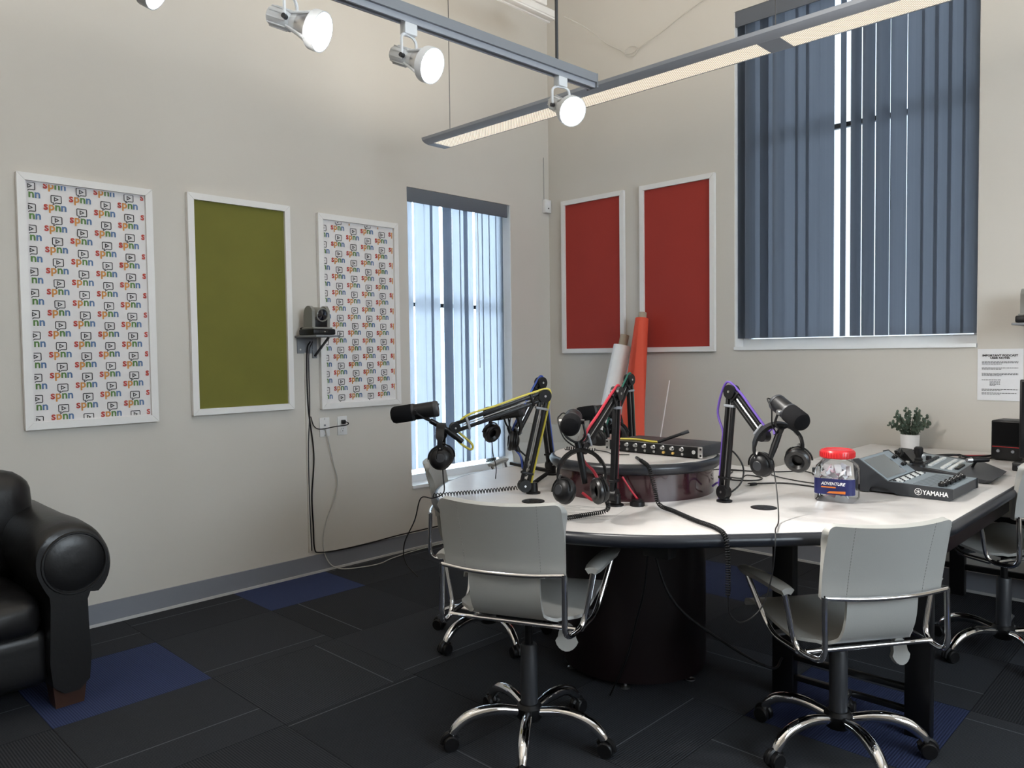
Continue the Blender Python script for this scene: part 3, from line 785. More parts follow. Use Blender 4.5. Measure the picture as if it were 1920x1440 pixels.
# desk along the back wall
t = thing('back_desk', 'pale laminate desk with black edge along the back wall', 'desk', (3.9, -0.44, 0))
Z2 = Matrix.Translation((-3.9, 0.44, 0))
b = MB(Z2); b.bounds((2.60, -0.862, T - 0.012), (5.3, -0.03, T)); b.build('desk_top', M_TOP, t)
b = MB(Z2); b.bounds((2.605, -0.857, T - 0.04), (5.295, -0.035, T - 0.012)); b.build('core_board', M_PED, t)
b = MB(Z2); b.tube(arc_corner([(5.3, -0.862, T - 0.0215), (3.60, -0.862, T - 0.0215)], 0.01), 0.0205, 10); b.build('edge_band', M_EDGE, t)
b = MB(Z2); b.tube(arc_corner([(2.600, -0.855, T - 0.0215), (2.600, -0.03, T - 0.0215)], 0.02), 0.0205, 10); b.build('edge_band', M_EDGE, t)
for x in (3.095, 4.2, 5.2):
    b = MB(Z2); b.rbox((x, -0.09, (T - 0.045) / 2), (0.075, 0.05, T - 0.045), 0.004); b.build('leg', M_BLACKM, t)
    if x > 3.2:
        b = MB(Z2); b.rbox((x, -0.80, (T - 0.045) / 2), (0.075, 0.05, T - 0.045), 0.004); b.build('leg', M_BLACKM, t)
for zz in (0.16, 0.45):
    b = MB(Z2); b.rbox((4.1, -0.09, zz), (2.2, 0.025, 0.03), 0.003); b.build('stretcher', M_BLACKM, t)

# ------------------------------------------------------------------ chairs
def chair_base(t, spoke0):
    b = MB(); b.lathe([(0.026, 0.13), (0.030, 0.135), (0.030, 0.345), (0.026, 0.352), (0.0, 0.352)], 20); b.build('column_sleeve', M_DGREY, t)
    b = MB(); b.cyl((0, 0, 0.34), (0, 0, 0.475), 0.0145, n=14); b.build('gas_rod', M_BLACKM, t)
    b = MB(); b.lathe([(0.0, 0.078), (0.040, 0.080), (0.047, 0.092), (0.047, 0.125), (0.036, 0.138), (0.0, 0.138)], 20); b.build('hub', M_BLACK, t)
    for k in range(5):
        a = spoke0 + 2 * math.pi * k / 5; d = V((math.cos(a), math.sin(a), 0))
        pr = [(0.040, 0.112), (0.11, 0.124), (0.17, 0.122), (0.225, 0.106), (0.262, 0.078), (0.278, 0.056)]
        P = spline([tuple(d * r + V((0, 0, z))) for r, z in pr], 4)
        n = len(P); b = MB(); b.tube(P, [0.0165 + 0.004 * math.sin(math.pi * i / (n - 1)) for i in range(n)], 10)
        lg = b.build('base_leg', M_CHROME, t, angle=60)
        q = d * 0.278; s = V((-d.y, d.x, 0))
        for sg in (-1, 1):
            b = MB(); X = basis(q + s * sg * 0.0155 + V((0, 0, 0.0275)) + d * 0.006, s)
            b.lathe([(0.0, -0.011), (0.024, -0.011), (0.0275, -0.007), (0.0275, 0.007), (0.024, 0.011), (0.0, 0.011)], 18, X); b.build('caster_wheel', M_BLACK, lg)
        b = MB(); b.tube(spline([tuple(q + d * 0.034 + V((0, 0, 0.022))), tuple(q + d * 0.026 + V((0, 0, 0.048))), tuple(q + V((0, 0, 0.060))), tuple(q - d * 0.022 + V((0, 0, 0.040)))], 4), 0.010, 8); b.build('caster_hood', M_BLACK, lg)
def make_chair(label, loc, rz, spoke_world=-46.0, lift=0.0):
    t = thing('office_chair', label, 'chair', loc, rz, 'pale leather office chairs around the table')
    chair_base(t, R(spoke_world) - rz)
    fixed = set(t.children)
    # seat sling: profile in (y,z)
    prof = spline([(0, 0.235, 0.505), (0, 0.225, 0.525), (0, 0.16, 0.532), (0, 0.02, 0.508), (0, -0.10, 0.497), (0, -0.165, 0.508), (0, -0.200, 0.545), (0, -0.218, 0.60), (0, -0.226, 0.69)], 4)
    rows = []
    for p in prof:
        s = (p.y + 0.20) / 0.40
        if p.z > 0.53 and p.y < -0.15 or p.y < -0.19: w = 0.125
        else: w = 0.125 + (0.225 - 0.125) * max(0, min(1, (p.y + 0.185) / 0.10))
        w = min(w, 0.225)
        row = []
        for j in range(9):
            u = j / 4 - 1
            row.append((u * w, p.y, p.z + (0.006 * u * u if p.y > -0.15 else 0)))
        rows.append(row)
    b = MB(); b.sheet(rows, 0.011); st = b.build('seat_sling', M_CHAIR, t, angle=50)
    b = MB()
    for sg in (-1, 1):
        for k in range(11):
            z0 = 0.535 + 0.0145 * k
            b.box((sg * 0.115, -0.222 - 0.0075 - 0.10 * max(0, 0.60 - z0) * -1.6, z0), (0.0018, 0.0015, 0.008))
    # upper back: curved padded sleeve
    rows = []
    for i in range(9):
        f = i / 8; z = 0.672 + 0.232 * f
        w = 0.209 + 0.009 * f
        e = 0.022 if f > 0.9 else 0
        row = []
        for j in range(33):
            u = math.sin((j / 32 - 0.5) * math.pi)
            zz = z
            if abs(u) > 0.86: zz = z - 0.034 * (1 - math.sqrt(max(0.0, 1 - ((abs(u) - 0.86) / 0.14) ** 2))) * f ** 4
            row.append((u * w, -0.232 - 0.062 * f ** 1.15 + 0.040 * u * u * (0.5 + 0.5 * f), zz + 0.010 * u * u * f))
        rows.append(row)
    b = MB(); b.sheet(rows, 0.022); bk = b.build('backrest', M_CHAIR, t, angle=60)
    for sg in (-1, 1):
        P = [r[9 if sg < 0 else 23] for r in rows]
        b = MB()
        for k in range(len(P) - 1):
            for q in range(3):
                a = V(P[k]).lerp(V(P[k + 1]), (q + 0.15) / 3); c = V(P[k]).lerp(V(P[k + 1]), (q + 0.75) / 3)
                dy = V((0, -0.0115, 0)); b.tube([a + dy, c + dy], 0.0011, 4)
        so = b.build('stitching', M_STITCH, bk, kind='stuff')
    # frame
    r = 0.0095
    for sg in (-1, 1):
        pts = [(sg * 0.214, -0.246, 0.685), (sg * 0.216, -0.252, 0.480), (sg * 0.236, -0.12, 0.476), (sg * 0.272, -0.115, 0.662)]
        b = MB(); b.tube(arc_corner(pts, 0.05, 6), r, 10); b.build('side_frame', M_CHROME, t, angle=60)
        pts = [(sg * 0.236, -0.135, 0.478), (sg * 0.240, 0.03, 0.478), (sg * 0.277, 0.125, 0.664)]
        b = MB(); b.tube(arc_corner(pts, 0.07, 6), r, 10); b.build('arm_post', M_CHROME, t, angle=60)
        rows = []
        for i in range(9):
            f = i / 8; y = -0.135 + 0.285 * f; w = 0.026 * (1 - 0.35 * (2 * f - 1) ** 6)
            rows.append([(sg * (0.272 + 0.005 * f) + w * u, y, 0.675 + 0.006 * math.sin(math.pi * f) - 0.006 * u * u) for u in (-1, -0.8, -0.4, 0, 0.4, 0.8, 1)])
        b = MB(); b.sheet(rows, 0.020); b.build('armrest', M_CHAIR, t, angle=50)
        b = MB(); b.tube([(sg * 0.236, 0.02, 0.480), (sg * 0.12, 0.02, 0.484), (0.0, 0.0, 0.480)], 0.011, 8); b.build('seat_bracket', M_CHROME, t)
    b = MB(); b.tube(spline([(-0.214, -0.246, 0.682), (-0.11, -0.262, 0.676), (0, -0.266, 0.674), (0.11, -0.262, 0.676), (0.214, -0.246, 0.682)], 4), 0.008, 8); b.build('back_bar', M_CHROME, t, angle=60)
    b = MB(); b.tube([(-0.226, -0.165, 0.486), (0.226, -0.165, 0.486)], 0.0080, 8); b.build('lower_bar', M_CHROME, t, angle=60)
    b = MB(); b.rbox((0, 0.0, 0.474), (0.16, 0.22, 0.028), 0.006); b.build('tilt_mechanism', M_BLACKM, t)
    # lever with leather paddle
    b = MB(); b.tube(spline([(0.06, -0.03, 0.465), (0.14, -0.06, 0.462), (0.165, -0.075, 0.45)], 4), 0.005, 6); lv = b.build('tilt_lever', M_CHROME, t)
    b = MB(); pad = [(0.040 * math.cos(a) * (1 if math.sin(a) < 0 else 0.75), 0.040 * math.sin(a) * 1.15) for a in [2 * math.pi * k / 20 for k in range(20)]]
    b.prism(pad, -0.007, 0.007, basis((0.170, -0.085, 0.425), (0.15, -1, 0.25), (1, 0, 0))); b.build('lever_paddle', M_CHAIR, lv)
    b = MB(); b.tube([(0.05, 0.03, 0.49), (0.24, 0.02, 0.485)], 0.007, 8); b.build('cross_rod', M_CHROME, t)
    if lift:
        for o in t.children_recursive:
            top = o if o.parent == t else o.parent
            if top not in fixed or o.name.startswith('gas_rod'): o.data.transform(Matrix.Translation((0, 0, lift)))
    return t
make_chair('pale grey leather office chair seen from behind, near the yellow-cabled boom arm', (2.44, -2.915, 0), R(22.5), -52)
make_chair('pale grey leather office chair seen from behind, in front of the snack jar', (3.265, -2.235, 0), R(55.1), -40, -0.062)
make_chair('pale leather office chair tucked in by the desk leg and audio console', (3.485, -0.915, 0), R(61), -50)
make_chair('pale leather office chair seen edge-on between the tall window and table', (1.62, -2.32, 0), R(-48), -90, -0.03)
make_chair('pale leather office chair facing us across the table by the blue-cabled boom arm', (1.51, -1.725, 0), R(222), -46, -0.05)
make_chair('pale leather office chair in the room corner behind another chair', (0.89, -1.15, 0), R(205), -46, -0.02)

# ------------------------------------------------------------------ boom arms
BOOM = 'black microphone boom arms on the table'
def rodpair(a, c, gap, r, up):
    d = (c - a).normalized(); n = (V(up) - d * V(up).dot(d)).normalized()
    return [(a + n * gap, c + n * gap), (a - n * gap, c - n * gap)], d, n
def boom_arm(label, base, piv, elb, tip, up2=None):
    base = V(base); o = base
    P, E_, Tp = V(piv) - o, V(elb) - o, V(tip) - o
    t = thing('boom_arm', label, 'boom arm', tuple(base), 0, BOOM)
    pln = (E_ - P).cross(Tp - E_).normalized()           # axis of the joints
    b = MB(); b.lathe([(0.030, 0.0), (0.030, 0.006), (0.020, 0.010), (0.018, 0.045), (0.0, 0.045)], 20); b.build('table_flange', M_BLACKM, t)
    b = MB(); b.cyl(V((0, 0, 0.02)), P, 0.014, n=12); b.build('swivel_post', M_BLACKM, t)
    for q, r, w, nm in ((P, 0.026, 0.030, 'shoulder_joint'), (E_, 0.027, 0.034, 'elbow_joint'), (Tp, 0.021, 0.028, 'wrist_joint')):
        b = MB(); b.cyl(q - pln * w / 2, q + pln * w / 2, r, n=22); jn = b.build(nm, M_BLACKM, t)
        for s in (-1, 1):
            b = MB(); b.cyl(q + pln * s * w / 2, q + pln * s * (w / 2 + 0.002), r * 0.17, n=12); b.build('pivot_bolt', M_SILVER, jn)
    for a, c, nm, r in ((P, E_, 'lower_rod', 0.0085), (E_, Tp, 'upper_rod', 0.0085)):
        d = (c - a).normalized(); n = pln.cross(d).normalized()
        for s in (-1, 1):
            b = MB(); b.rbox((0, 0, 0), (0.014, 0.017, (c - a).length), 0.004, 2, basis((a + c) / 2 + n * s * 0.0145, d, n)); b.build(nm, M_BLACKM, t)
        b = MB(); b.cyl(a.lerp(c, 0.12), a.lerp(c, 0.9), 0.0028, n=6); b.build('spring', M_SILVER, t)
        for k in (0.14, 0.86):
            b = MB(); b.rbox((0, 0, 0), (0.052, 0.024, 0.010), 0.003, 2, basis(a.lerp(c, k), d, n)); b.build('cable_strap', M_MGREY if k > 0.5 else M_BLACK, t)
    return t
ARMS = {
 'yellow': ((2.144, -2.561, T), (2.127, -2.596, 0.838), (2.191, -2.540, 1.207), (2.007, -2.865, 1.091)),
 'blue': ((1.884, -2.146, T), (1.881, -2.150, 0.849), (1.866, -2.198, 1.241), (1.861, -2.384, 0.996)),
 'red': ((2.552, -2.545, T), (2.552, -2.559, 0.845), (2.554, -2.535, 1.226), (2.612, -2.815, 1.052)),
 'purple': ((2.822, -2.215, T), (2.825, -2.225, 0.842), (2.849, -2.207, 1.225), (3.008, -2.266, 1.072)),
 'green': ((2.099, -1.780, T), (2.096, -1.786, 0.862), (2.088, -1.801, 1.246), (2.109, -2.003, 1.021)),
}
SAY = {'yellow': 'black boom arm strapped with a yellow cable, reaching over the near chair', 'blue': 'black boom arm strapped with a blue cable, by the tall window',
       'red': 'black boom arm strapped with a red cable, in front of the drum', 'purple': 'black boom arm strapped with a purple cable, nearest the snack jar',
       'green': 'black boom arm strapped with a green cable, behind the drum'}
CM = {'yellow': M_YEL, 'blue': M_BLU, 'red': M_REDC, 'purple': M_PUR, 'green': M_GRN}
for k, a in ARMS.items():
    boom_arm(SAY[k], *a)
    base, P, E_, Tp = (V(q) for q in a)
    pln = (E_ - P).cross(Tp - E_).normalized()
    n1 = -pln.cross((E_ - P).normalized()); n2 = -pln.cross((Tp - E_).normalized())
    if n2.z < 0 and k != 'x': pass
    out1 = (E_ - (P + Tp) / 2).normalized()
    if n1.dot(out1) < 0: n1 = -n1
    if n2.dot(out1) < 0: n2 = -n2
    tail = {'yellow': [(1.985, -2.84, 1.05), (2.02, -2.80, 1.0), (2.03, -2.795, 1.02), (2.0, -2.845, 1.075)], 'red': [(2.625, -2.83, 1.02), (2.66, -2.81, 0.97), (2.68, -2.79, 0.90), (2.655, -2.81, 0.875), (2.62, -2.83, 0.90)],
            'purple': [(3.02, -2.255, 1.09), (3.035, -2.25, 1.105), (3.045, -2.26, 1.08)], 'blue': [(1.868, -2.40, 0.97), (1.90, -2.38, 0.92), (1.905, -2.37, 0.86)], 'green': [(2.11, -2.03, 1.0), (2.115, -2.02, 0.98)]}[k]
    pts = [P + n1 * 0.024 + V((0, 0, -0.03)), P.lerp(E_, 0.15) + n1 * 0.027, P.lerp(E_, 0.5) + n1 * 0.028, P.lerp(E_, 0.88) + n1 * 0.028, E_ + out1 * 0.033, E_.lerp(Tp, 0.12) + n2 * 0.028, E_.lerp(Tp, 0.5) + n2 * 0.028, E_.lerp(Tp, 0.88) + n2 * 0.027] + [V(q) for q in tail]
    if k == 'purple':
        pts[3] = P.lerp(E_, 0.6) + n1 * 0.03; pts[4] = P.lerp(E_, 0.8) + n1 * 0.065; pts.insert(5, E_ + out1 * 0.035 + n1 * 0.02)
    b = MB(); b.tube(spline([tuple(q) for q in pts], 8), 0.0052 if k == 'red' else 0.0046, 8)
    tag(b.build('microphone_cable', CM[k]), '%s microphone cable strapped along its boom arm' % k, 'cable', 'coloured microphone cables')

# ------------------------------------------------------------------ microphones
def microphone(label, rear, front, up, mount, ends=None):
    rear, front = V(rear), V(front); d = (front - rear).normalized(); L = 0.185
    c = (rear + front) / 2
    X = basis(c, d, up); Xi = X.inverted()
    t = thing('microphone', label, 'microphone', group='black broadcast microphones', X=X)
    b = MB(); b.lathe([(0.0, 0.094), (0.018, 0.094), (0.029, 0.088), (0.0335, 0.078), (0.0335, 0.012), (0.030, 0.005), (0.0, 0.005)], 28); b.build('windscreen', M_FOAM, t)
    b = MB(); b.lathe([(0.0, 0.012), (0.0295, 0.012), (0.031, 0.005), (0.031, -0.070), (0.030, -0.076), (0.0, -0.076)], 28); b.build('body', M_BLACK, t)
    b = MB(); b.lathe([(0.0, -0.074), (0.0315, -0.074), (0.0315, -0.086), (0.028, -0.092), (0.0, -0.092)], 28); b.build('rear_cap', M_DGREY, t)
    b = MB(); b.lathe([(0.0322, 0.001), (0.0332, 0.002), (0.0332, 0.011), (0.0322, 0.012)], 28, cap=False); b.build('ring', M_DGREY, t)
    m = Xi @ V(mount)
    s = V((0, 1, 0))
    for sg in (-1, 1):
        b = MB(); b.cyl((0, sg * 0.030, -0.004), (0, sg * 0.043, -0.004), 0.0085, n=14); b.build('yoke_knob', M_SILVER if sg > 0 else M_BLACKM, t)
    b = MB(); md = m.normalized()
    b.tube(arc_corner([(0, -0.038, -0.004), tuple(md * 0.050 + V((0, -0.036, 0))), tuple(md * 0.072 + V((0, -0.010, 0))), tuple(md * 0.072 + V((0, 0.010, 0))), tuple(md * 0.050 + V((0, 0.036, 0))), (0, 0.038, -0.004)], 0.016, 3), 0.0042, 8); b.build('yoke', M_BLACKM, t)
    b = MB(); b.cyl(tuple(md * 0.070), tuple(m), 0.0105, n=12); b.build('mount_stem', M_BLACKM, t)
    b = MB(); b.tube(spline([(0.012, 0.022, -0.09), (0.015, 0.036, -0.092), (0.012, 0.044, -0.070), (0.0, 0.050, -0.03), tuple(md * 0.055 + V((0, 0.042, 0))), tuple(md * 0.09 + V((0, 0.012, 0)))], 5), 0.0025, 6); b.build('lead', M_BLACK, t)
    if ends:
        e = Xi @ V(ends); b = MB(); b.tube([tuple(m), tuple(m.lerp(e, 0.5)), tuple(e)], [0.0115, 0.0125, 0.0095], 12); b.build('plug', M_BLACK, t)
    return t
microphone('black broadcast microphone on the yellow-cabled arm, seen side-on', (1.995, -2.941, 1.171), (1.868, -3.066, 1.146), (0, 0, 1), (1.99, -2.895, 1.085), (2.035, -2.85, 1.035))
microphone('black broadcast microphone on the red-cabled arm, pointing at us', (2.585, -2.835, 1.150), (2.635, -2.905, 1.142), (0, 0, 1), (2.628, -2.850, 1.045), (2.64, -2.838, 0.935))
microphone('black broadcast microphone on the purple-cabled arm, tipped downward', (3.072, -2.275, 1.187), (3.17, -2.345, 1.145), (0, 0, 1), (3.072, -2.285, 1.085), (3.052, -2.31, 1.0))
microphone('black broadcast microphone on the blue-cabled arm, half hidden by headphones', (1.90, -2.40, 1.125), (1.80, -2.46, 1.11), (0, 0, 1), (1.868, -2.405, 1.02), (1.895, -2.385, 0.94))
microphone('black broadcast microphone on the green-cabled arm, behind the red cable', (2.12, -2.03, 1.11), (2.06, -2.10, 1.10), (0, 0, 1), (2.115, -2.02, 1.03), (2.12, -2.02, 0.985))

# ------------------------------------------------------------------ headphones
def headphones(label, X, spread=0.075, drop=0.125, twist=(0, 0)):
    # local: band in the x/z plane, opening downward (-z); origin at the top of the band
    t = thing('headphones', label, 'headphones', group='black studio headphones hung on boom arms', X=X)
    rows = []
    for i in range(25):
        a = R(-18 + (216) * i / 24)
        p = V((-spread * 1.02 * math.cos(a), 0, -spread + spread * 1.06 * math.sin(a)))
        rows.append((p, a))
    b = MB(); rr = []
    for i, (p, a) in enumerate(rows):
        w = 0.016 if 3 < i < 21 else 0.010
        rr.append([tuple(p + V((0, w * u, 0))) for u in (-1, -0.6, 0, 0.6, 1)])
    b.sheet(rr, 0.008); b.build('headband', M_BLACK, t, angle=60)
    b = MB(); rr = [[tuple((p - V((0, 0, -spread))) * 0.93 + V((0, 0, -spread)) + V((0, 0.013 * u, 0))) for u in (-1, -0.6, 0, 0.6, 1)] for (p, a) in rows[5:20]]
    b.sheet(rr, 0.007); b.build('band_padding', M_LEATHER, t, angle=60)
    for q, sg in enumerate((-1, 1)):
        yk = V((sg * spread * 1.0, 0, -spread * 1.30))
        cpos = V((sg * (spread - 0.018), 0, -drop)); ax = Matrix.Rotation(R(twist[q]), 3, 'Z') @ V((sg, 0, 0.12))
        XC = basis(cpos, ax, (0, 0, 1))
        b = MB(); b.tube(spline([tuple(yk), tuple(XC @ V((0.052, 0.0, 0.022)))], 2), 0.005, 6); b.build('slider', M_SILVER, t)
        b = MB(); b.lathe([(0.0, 0.026), (0.020, 0.026), (0.034, 0.020), (0.040, 0.012), (0.042, 0.0), (0.0, 0.0)], 26, XC); cp = b.build('ear_cup', M_BLACK, t)
        b = MB(); b.lathe([(0.018, 0.0), (0.040, 0.0), (0.045, -0.006), (0.045, -0.014), (0.040, -0.021), (0.028, -0.021), (0.018, -0.012)], 26, XC, cap=False); b.build('ear_cushion', M_LEATHER, cp)
        b = MB(); b.lathe([(0.0, 0.0275), (0.016, 0.0275), (0.018, 0.026)], 20, XC, cap=False); b.build('cup_badge', M_DGREY, cp)
        b = MB(); b.tube([tuple(XC @ V((0.046 * math.cos(a), 0.046 * math.sin(a), 0.010))) for a in [R(-95 + 190 * k / 12) for k in range(13)]], 0.0035, 6); b.build('cup_yoke', M_BLACK, cp)
    b = MB(); b.tube(spline([tuple(V((-spread, 0.008, -spread * 1.2))), (-spread * 1.18, 0.012, -drop * 0.92), (-spread * 0.95, 0.01, -drop - 0.01)], 5), 0.0018, 5); b.build('lead', M_BLACK, t)
    return t
def HX(loc, rz, tilt=0, roll=0):
    return Matrix.Translation(loc) @ Matrix.Rotation(R(rz), 4, 'Z') @ Matrix.Rotation(R(tilt), 4, 'X') @ Matrix.Rotation(R(roll), 4, 'Y')
headphones('black headphones hanging edge-on from the yellow-cabled arm', HX((1.984, -2.915, 1.105), 134, 0, 3), 0.070, 0.128)
headphones('black headphones hanging from the blue-cabled arm by the tall window', HX((1.862, -2.405, 1.125), 20, 0, 18), 0.075, 0.128, (-20, 30))
headphones('black headphones hanging round the red-cabled arm plug', HX((2.632, -2.846, 1.047), 30, -12, -2), 0.080, 0.135, (55, 30))
headphones('black headphones hanging from the purple-cabled arm near the snack jar', HX((3.066, -2.294, 1.118), 42, 8, -8), 0.083, 0.138, (40, 55))
headphones('black headphones hanging from the green-cabled arm behind the drum', HX((2.112, -2.045, 1.118), 60, 0, -14), 0.075, 0.128, (20, 20))

# ------------------------------------------------------------------ things on the table
def coil(path, r=0.0075, wire=0.0022, pitch=0.0072, seg=7):
    P = spline(path, 14); d = [0]
    for i in range(1, len(P)): d.append(d[-1] + (P[i] - P[i - 1]).length)
    L = d[-1]; n = int(L / pitch * seg); out = []; j = 0
    x = None
    for k in range(n + 1):
        s = L * k / n
        while j < len(P) - 2 and d[j + 1] < s: j += 1
        f = (s - d[j]) / max(1e-9, d[j + 1] - d[j]); c = P[j].lerp(P[j + 1], f); tn = (P[j + 1] - P[j]).normalized()
        if x is None: x, _ = frame_of(tn)
        x = (x - tn * x.dot(tn)).normalized(); y = tn.cross(x); a = 2 * math.pi * k / seg
        out.append(c + x * r * math.cos(a) + y * r * math.sin(a))
    return out
def coil_cord(label, path, lead_a=None, lead_b=None, r=0.0075, pitch=0.0072, wire=0.0022):
    t = thing('coiled_cord', label, 'cord', tuple(path[0]), 0, 'black coiled headphone cords')
    Zc = Matrix.Translation(-V(path[0]))
    b = MB(Zc); b.tube(coil(path, r, wire, pitch), wire, 5); b.build('coil', M_BLACK, t, angle=80)
    for ld in (lead_a, lead_b):
        if ld:
            b = MB(Zc); b.tube(spline(ld, 8), 0.0024, 6); b.build('straight_lead', M_BLACK, t)
    return t
zc = T + 0.0105
coil_cord('stretched coiled cord across the table beside the yellow-cabled arm', [(1.905, -2.90, zc), (1.951, -2.80, zc), (2.02, -2.69, zc + .004), (2.09, -2.60, zc + .012)], None, None, 0.0080, 0.0125, 0.0021)
coil_cord('short coiled cord running between the yellow and blue arm bases', [(2.10, -2.53, zc + .012), (1.99, -2.37, zc), (1.905, -2.20, zc + .006)], None, None, 0.0080, 0.0135, 0.0021)
coil_cord('thick coiled cord lying beside the notes sheet', [(2.655, -2.80, 0.93), (2.662, -2.75, 0.87), (2.64, -2.72, zc + .01), (2.60, -2.80, zc), (2.58, -2.88, zc), (2.565, -2.945, zc)], None, [(2.565, -2.945, zc), (2.54, -2.95, zc - .005), (2.50, -2.88, zc - .006), (2.46, -2.78, zc - .006)], 0.0068, 0.0078, 0.0021)
coil_cord('long coiled cord dropping from the rack unit over the table edge', [(2.585, -2.425, DZ + .012), (2.655, -2.475, DZ - .004), (2.695, -2.50, 0.88), (2.715, -2.50, 0.822), (2.80, -2.535, zc), (2.93, -2.615, zc), (3.045, -2.675, zc), (3.098, -2.712, 0.80), (3.112, -2.722, 0.74), (3.112, -2.722, 0.62)],
          [(2.52, -2.36, DZ + .008), (2.545, -2.39, DZ + .010), (2.585, -2.425, DZ + .012)],
          [(3.112, -2.722, 0.62), (3.115, -2.715, 0.56), (3.145, -2.69, 0.535), (3.185, -2.645, 0.58), (3.205, -2.615, 0.68), (3.212, -2.606, 0.79), (3.19, -2.56, T + 0.008), (3.14, -2.43, T + 0.012), (3.09, -2.34, 0.90), (3.066, -2.312, 0.965)], 0.0068, 0.0078, 0.0021)
b = MB(); b.cyl((2.515, -2.355, DZ + .009), (2.575, -2.415, DZ + .011), 0.0065, n=10); tag(b.build('cord_plug', M_BLACK), 'black jack plug sleeve lying on the drum before the rack unit', 'plug')
coil_cord('coiled cord on the drum top beside the rack unit', [(2.10, -2.30, DZ + .009), (2.17, -2.29, DZ + .009), (2.235, -2.265, DZ + .009)], None, [(2.235, -2.265, DZ + .009), (2.30, -2.26, DZ + .004), (2.36, -2.30, DZ + .004), (2.42, -2.27, DZ + .004)], 0.007, 0.011)

# rack unit
t = thing('rack_unit', 'black rack headphone amplifier with a row of knobs on the drum', 'audio rack unit', (2.475, -2.075, DZ))
b = MB(); b.rbox((0, 0, 0.027), (0.430, 0.215, 0.043), 0.002); b.build('case', M_DGREY, t)
b = MB(); b.rbox((0, -0.110, 0.027), (0.475, 0.005, 0.044), 0.001); fp = b.build('faceplate', M_BLACK, t)
for s in (-1, 1):
    b = MB(); b.rbox((s * 0.2275, -0.1135, 0.027), (0.021, 0.003, 0.044), 0.001); er = b.build('rack_ear', M_SILVER, t)
    for zz in (0.014, 0.040):
        b = MB(); b.cyl((s * 0.230, -0.1145, zz), (s * 0.230, -0.1165, zz), 0.0045, n=10); b.build('rack_screw', M_BLACK, er)
for k in range(8):
    x = -0.17 + 0.045 * k
    b = MB(); b.lathe([(0.0085, 0), (0.0085, 0.004), (0.0065, 0.005), (0.006, 0.015), (0.0, 0.016)], 14, basis((x, -0.1125, 0.034), (0, -1, 0))); kn = b.build('knob', M_SILVER, t)
    b = MB(); b.cyl((x + 0.004, -0.1125, 0.015), (x + 0.004, -0.120, 0.015), 0.0055, n=12); b.build('jack_socket', M_GOLD if k in (5, 6) else M_SILVER, t)
b = MB(); b.bounds((-0.217, -0.1135, 0.0475), (0.217, -0.112, 0.049)); b.build('face_top_strip', M_SILVER, fp)  # silver strip along the faceplate's top edge
b = MB(); b.lathe([(0.0, 0.002), (0.008, 0.002), (0.008, 0.0)], 16, basis((0.198, -0.1125, 0.026), (0, -1, 0))); b.build('badge', M_KEY, t)
t = thing('marker_pen', 'black marker pen resting on the rack unit top', 'pen', (2.50, -2.17, DZ + 0.054))
b = MB(); b.cyl((0.0, -0.012, 0.0), (0.075, 0.05, 0.034), 0.0065, n=10); b.build('barrel', M_BLACK, t)
b = MB(); b.cyl((0.075, 0.05, 0.034), (0.098, 0.069, 0.0445), 0.0075, n=10); b.build('cap', M_DGREY, t)
b = MB(); b.tube(spline([(2.30, -2.165, DZ + .053), (2.38, -2.15, DZ + .054), (2.45, -2.168, DZ + .053), (2.50, -2.165, DZ + .053)], 6), 0.0045, 6); tag(b.build('yellow_pencil', M_YEL), 'thin yellow strip lying along the rack unit top', 'pencil')

# small discs
def disc(name, label, cat, x, y, r, h, m, hole=True):
    t = thing(name, label, cat, (x, y, T))
    b = MB(); b.lathe([(r, 0.0), (r, h * 0.6), (r * 0.94, h), (0.0, h)], 28); b.build('rim', m, t)
    if hole:
        for k in range(7):
            a = 2 * math.pi * k / 7; q = 0.58 * r
            b = MB(); b.lathe([(r * 0.14, h), (r * 0.14, h + 0.0008), (0, h + 0.0008)], 10, Matrix.Translation((q * math.cos(a), q * math.sin(a), 0))); b.build('slot', M_DGREY, t)
    return t
disc('cable_grommet', 'dark slotted cable grommet set in the table near the snack jar', 'grommet', 2.988, -2.227, 0.047, 0.002, M_BLACK)
disc('cable_grommet', 'dark oval cable grommet set in the table behind the near chair back', 'grommet', 2.262, -2.69, 0.045, 0.004, M_BLACK)
t = disc('clamp_puck', 'black round spare arm mount beside the red-cabled arm', 'arm mount', 2.615, -2.495, 0.028, 0.016, M_BLACK, False)
b = MB(); b.lathe([(0.020, 0.016), (0.020, 0.024), (0.0, 0.024)], 20); b.build('puck_top', M_BLACKM, t)
b = MB(); b.rbox((0, 0, 0.008), (0.335, 0.020, 0.016), 0.003, X=Matrix.Translation((1.672, -2.07, T)) @ Matrix.Rotation(R(-11), 4, 'Z')); tag(b.build('flat_bar', M_BLACKM), 'black flat metal bar lying on the table by the blue-cabled arm', 'bar')
# notes sheet on the table
t = thing('notes_sheet', 'printed sheet taped to the table beside the near chair', 'paper', (2.52, -2.71, T + 0.0006), R(20))
b = MB(); b.bounds((-0.14, -0.108, 0), (0.14, 0.108, 0.0006)); b.build('sheet', M_TOP, t)
b = MB()
for k in range(9):
    w = 0.20 - 0.05 * ((k * 7) % 3); b.bounds((-0.12, 0.08 - 0.02 * k, 0.0006), (-0.12 + w, 0.085 - 0.02 * k, 0.0008))
b.build('print_lines', M_STITCH, t, kind='stuff')

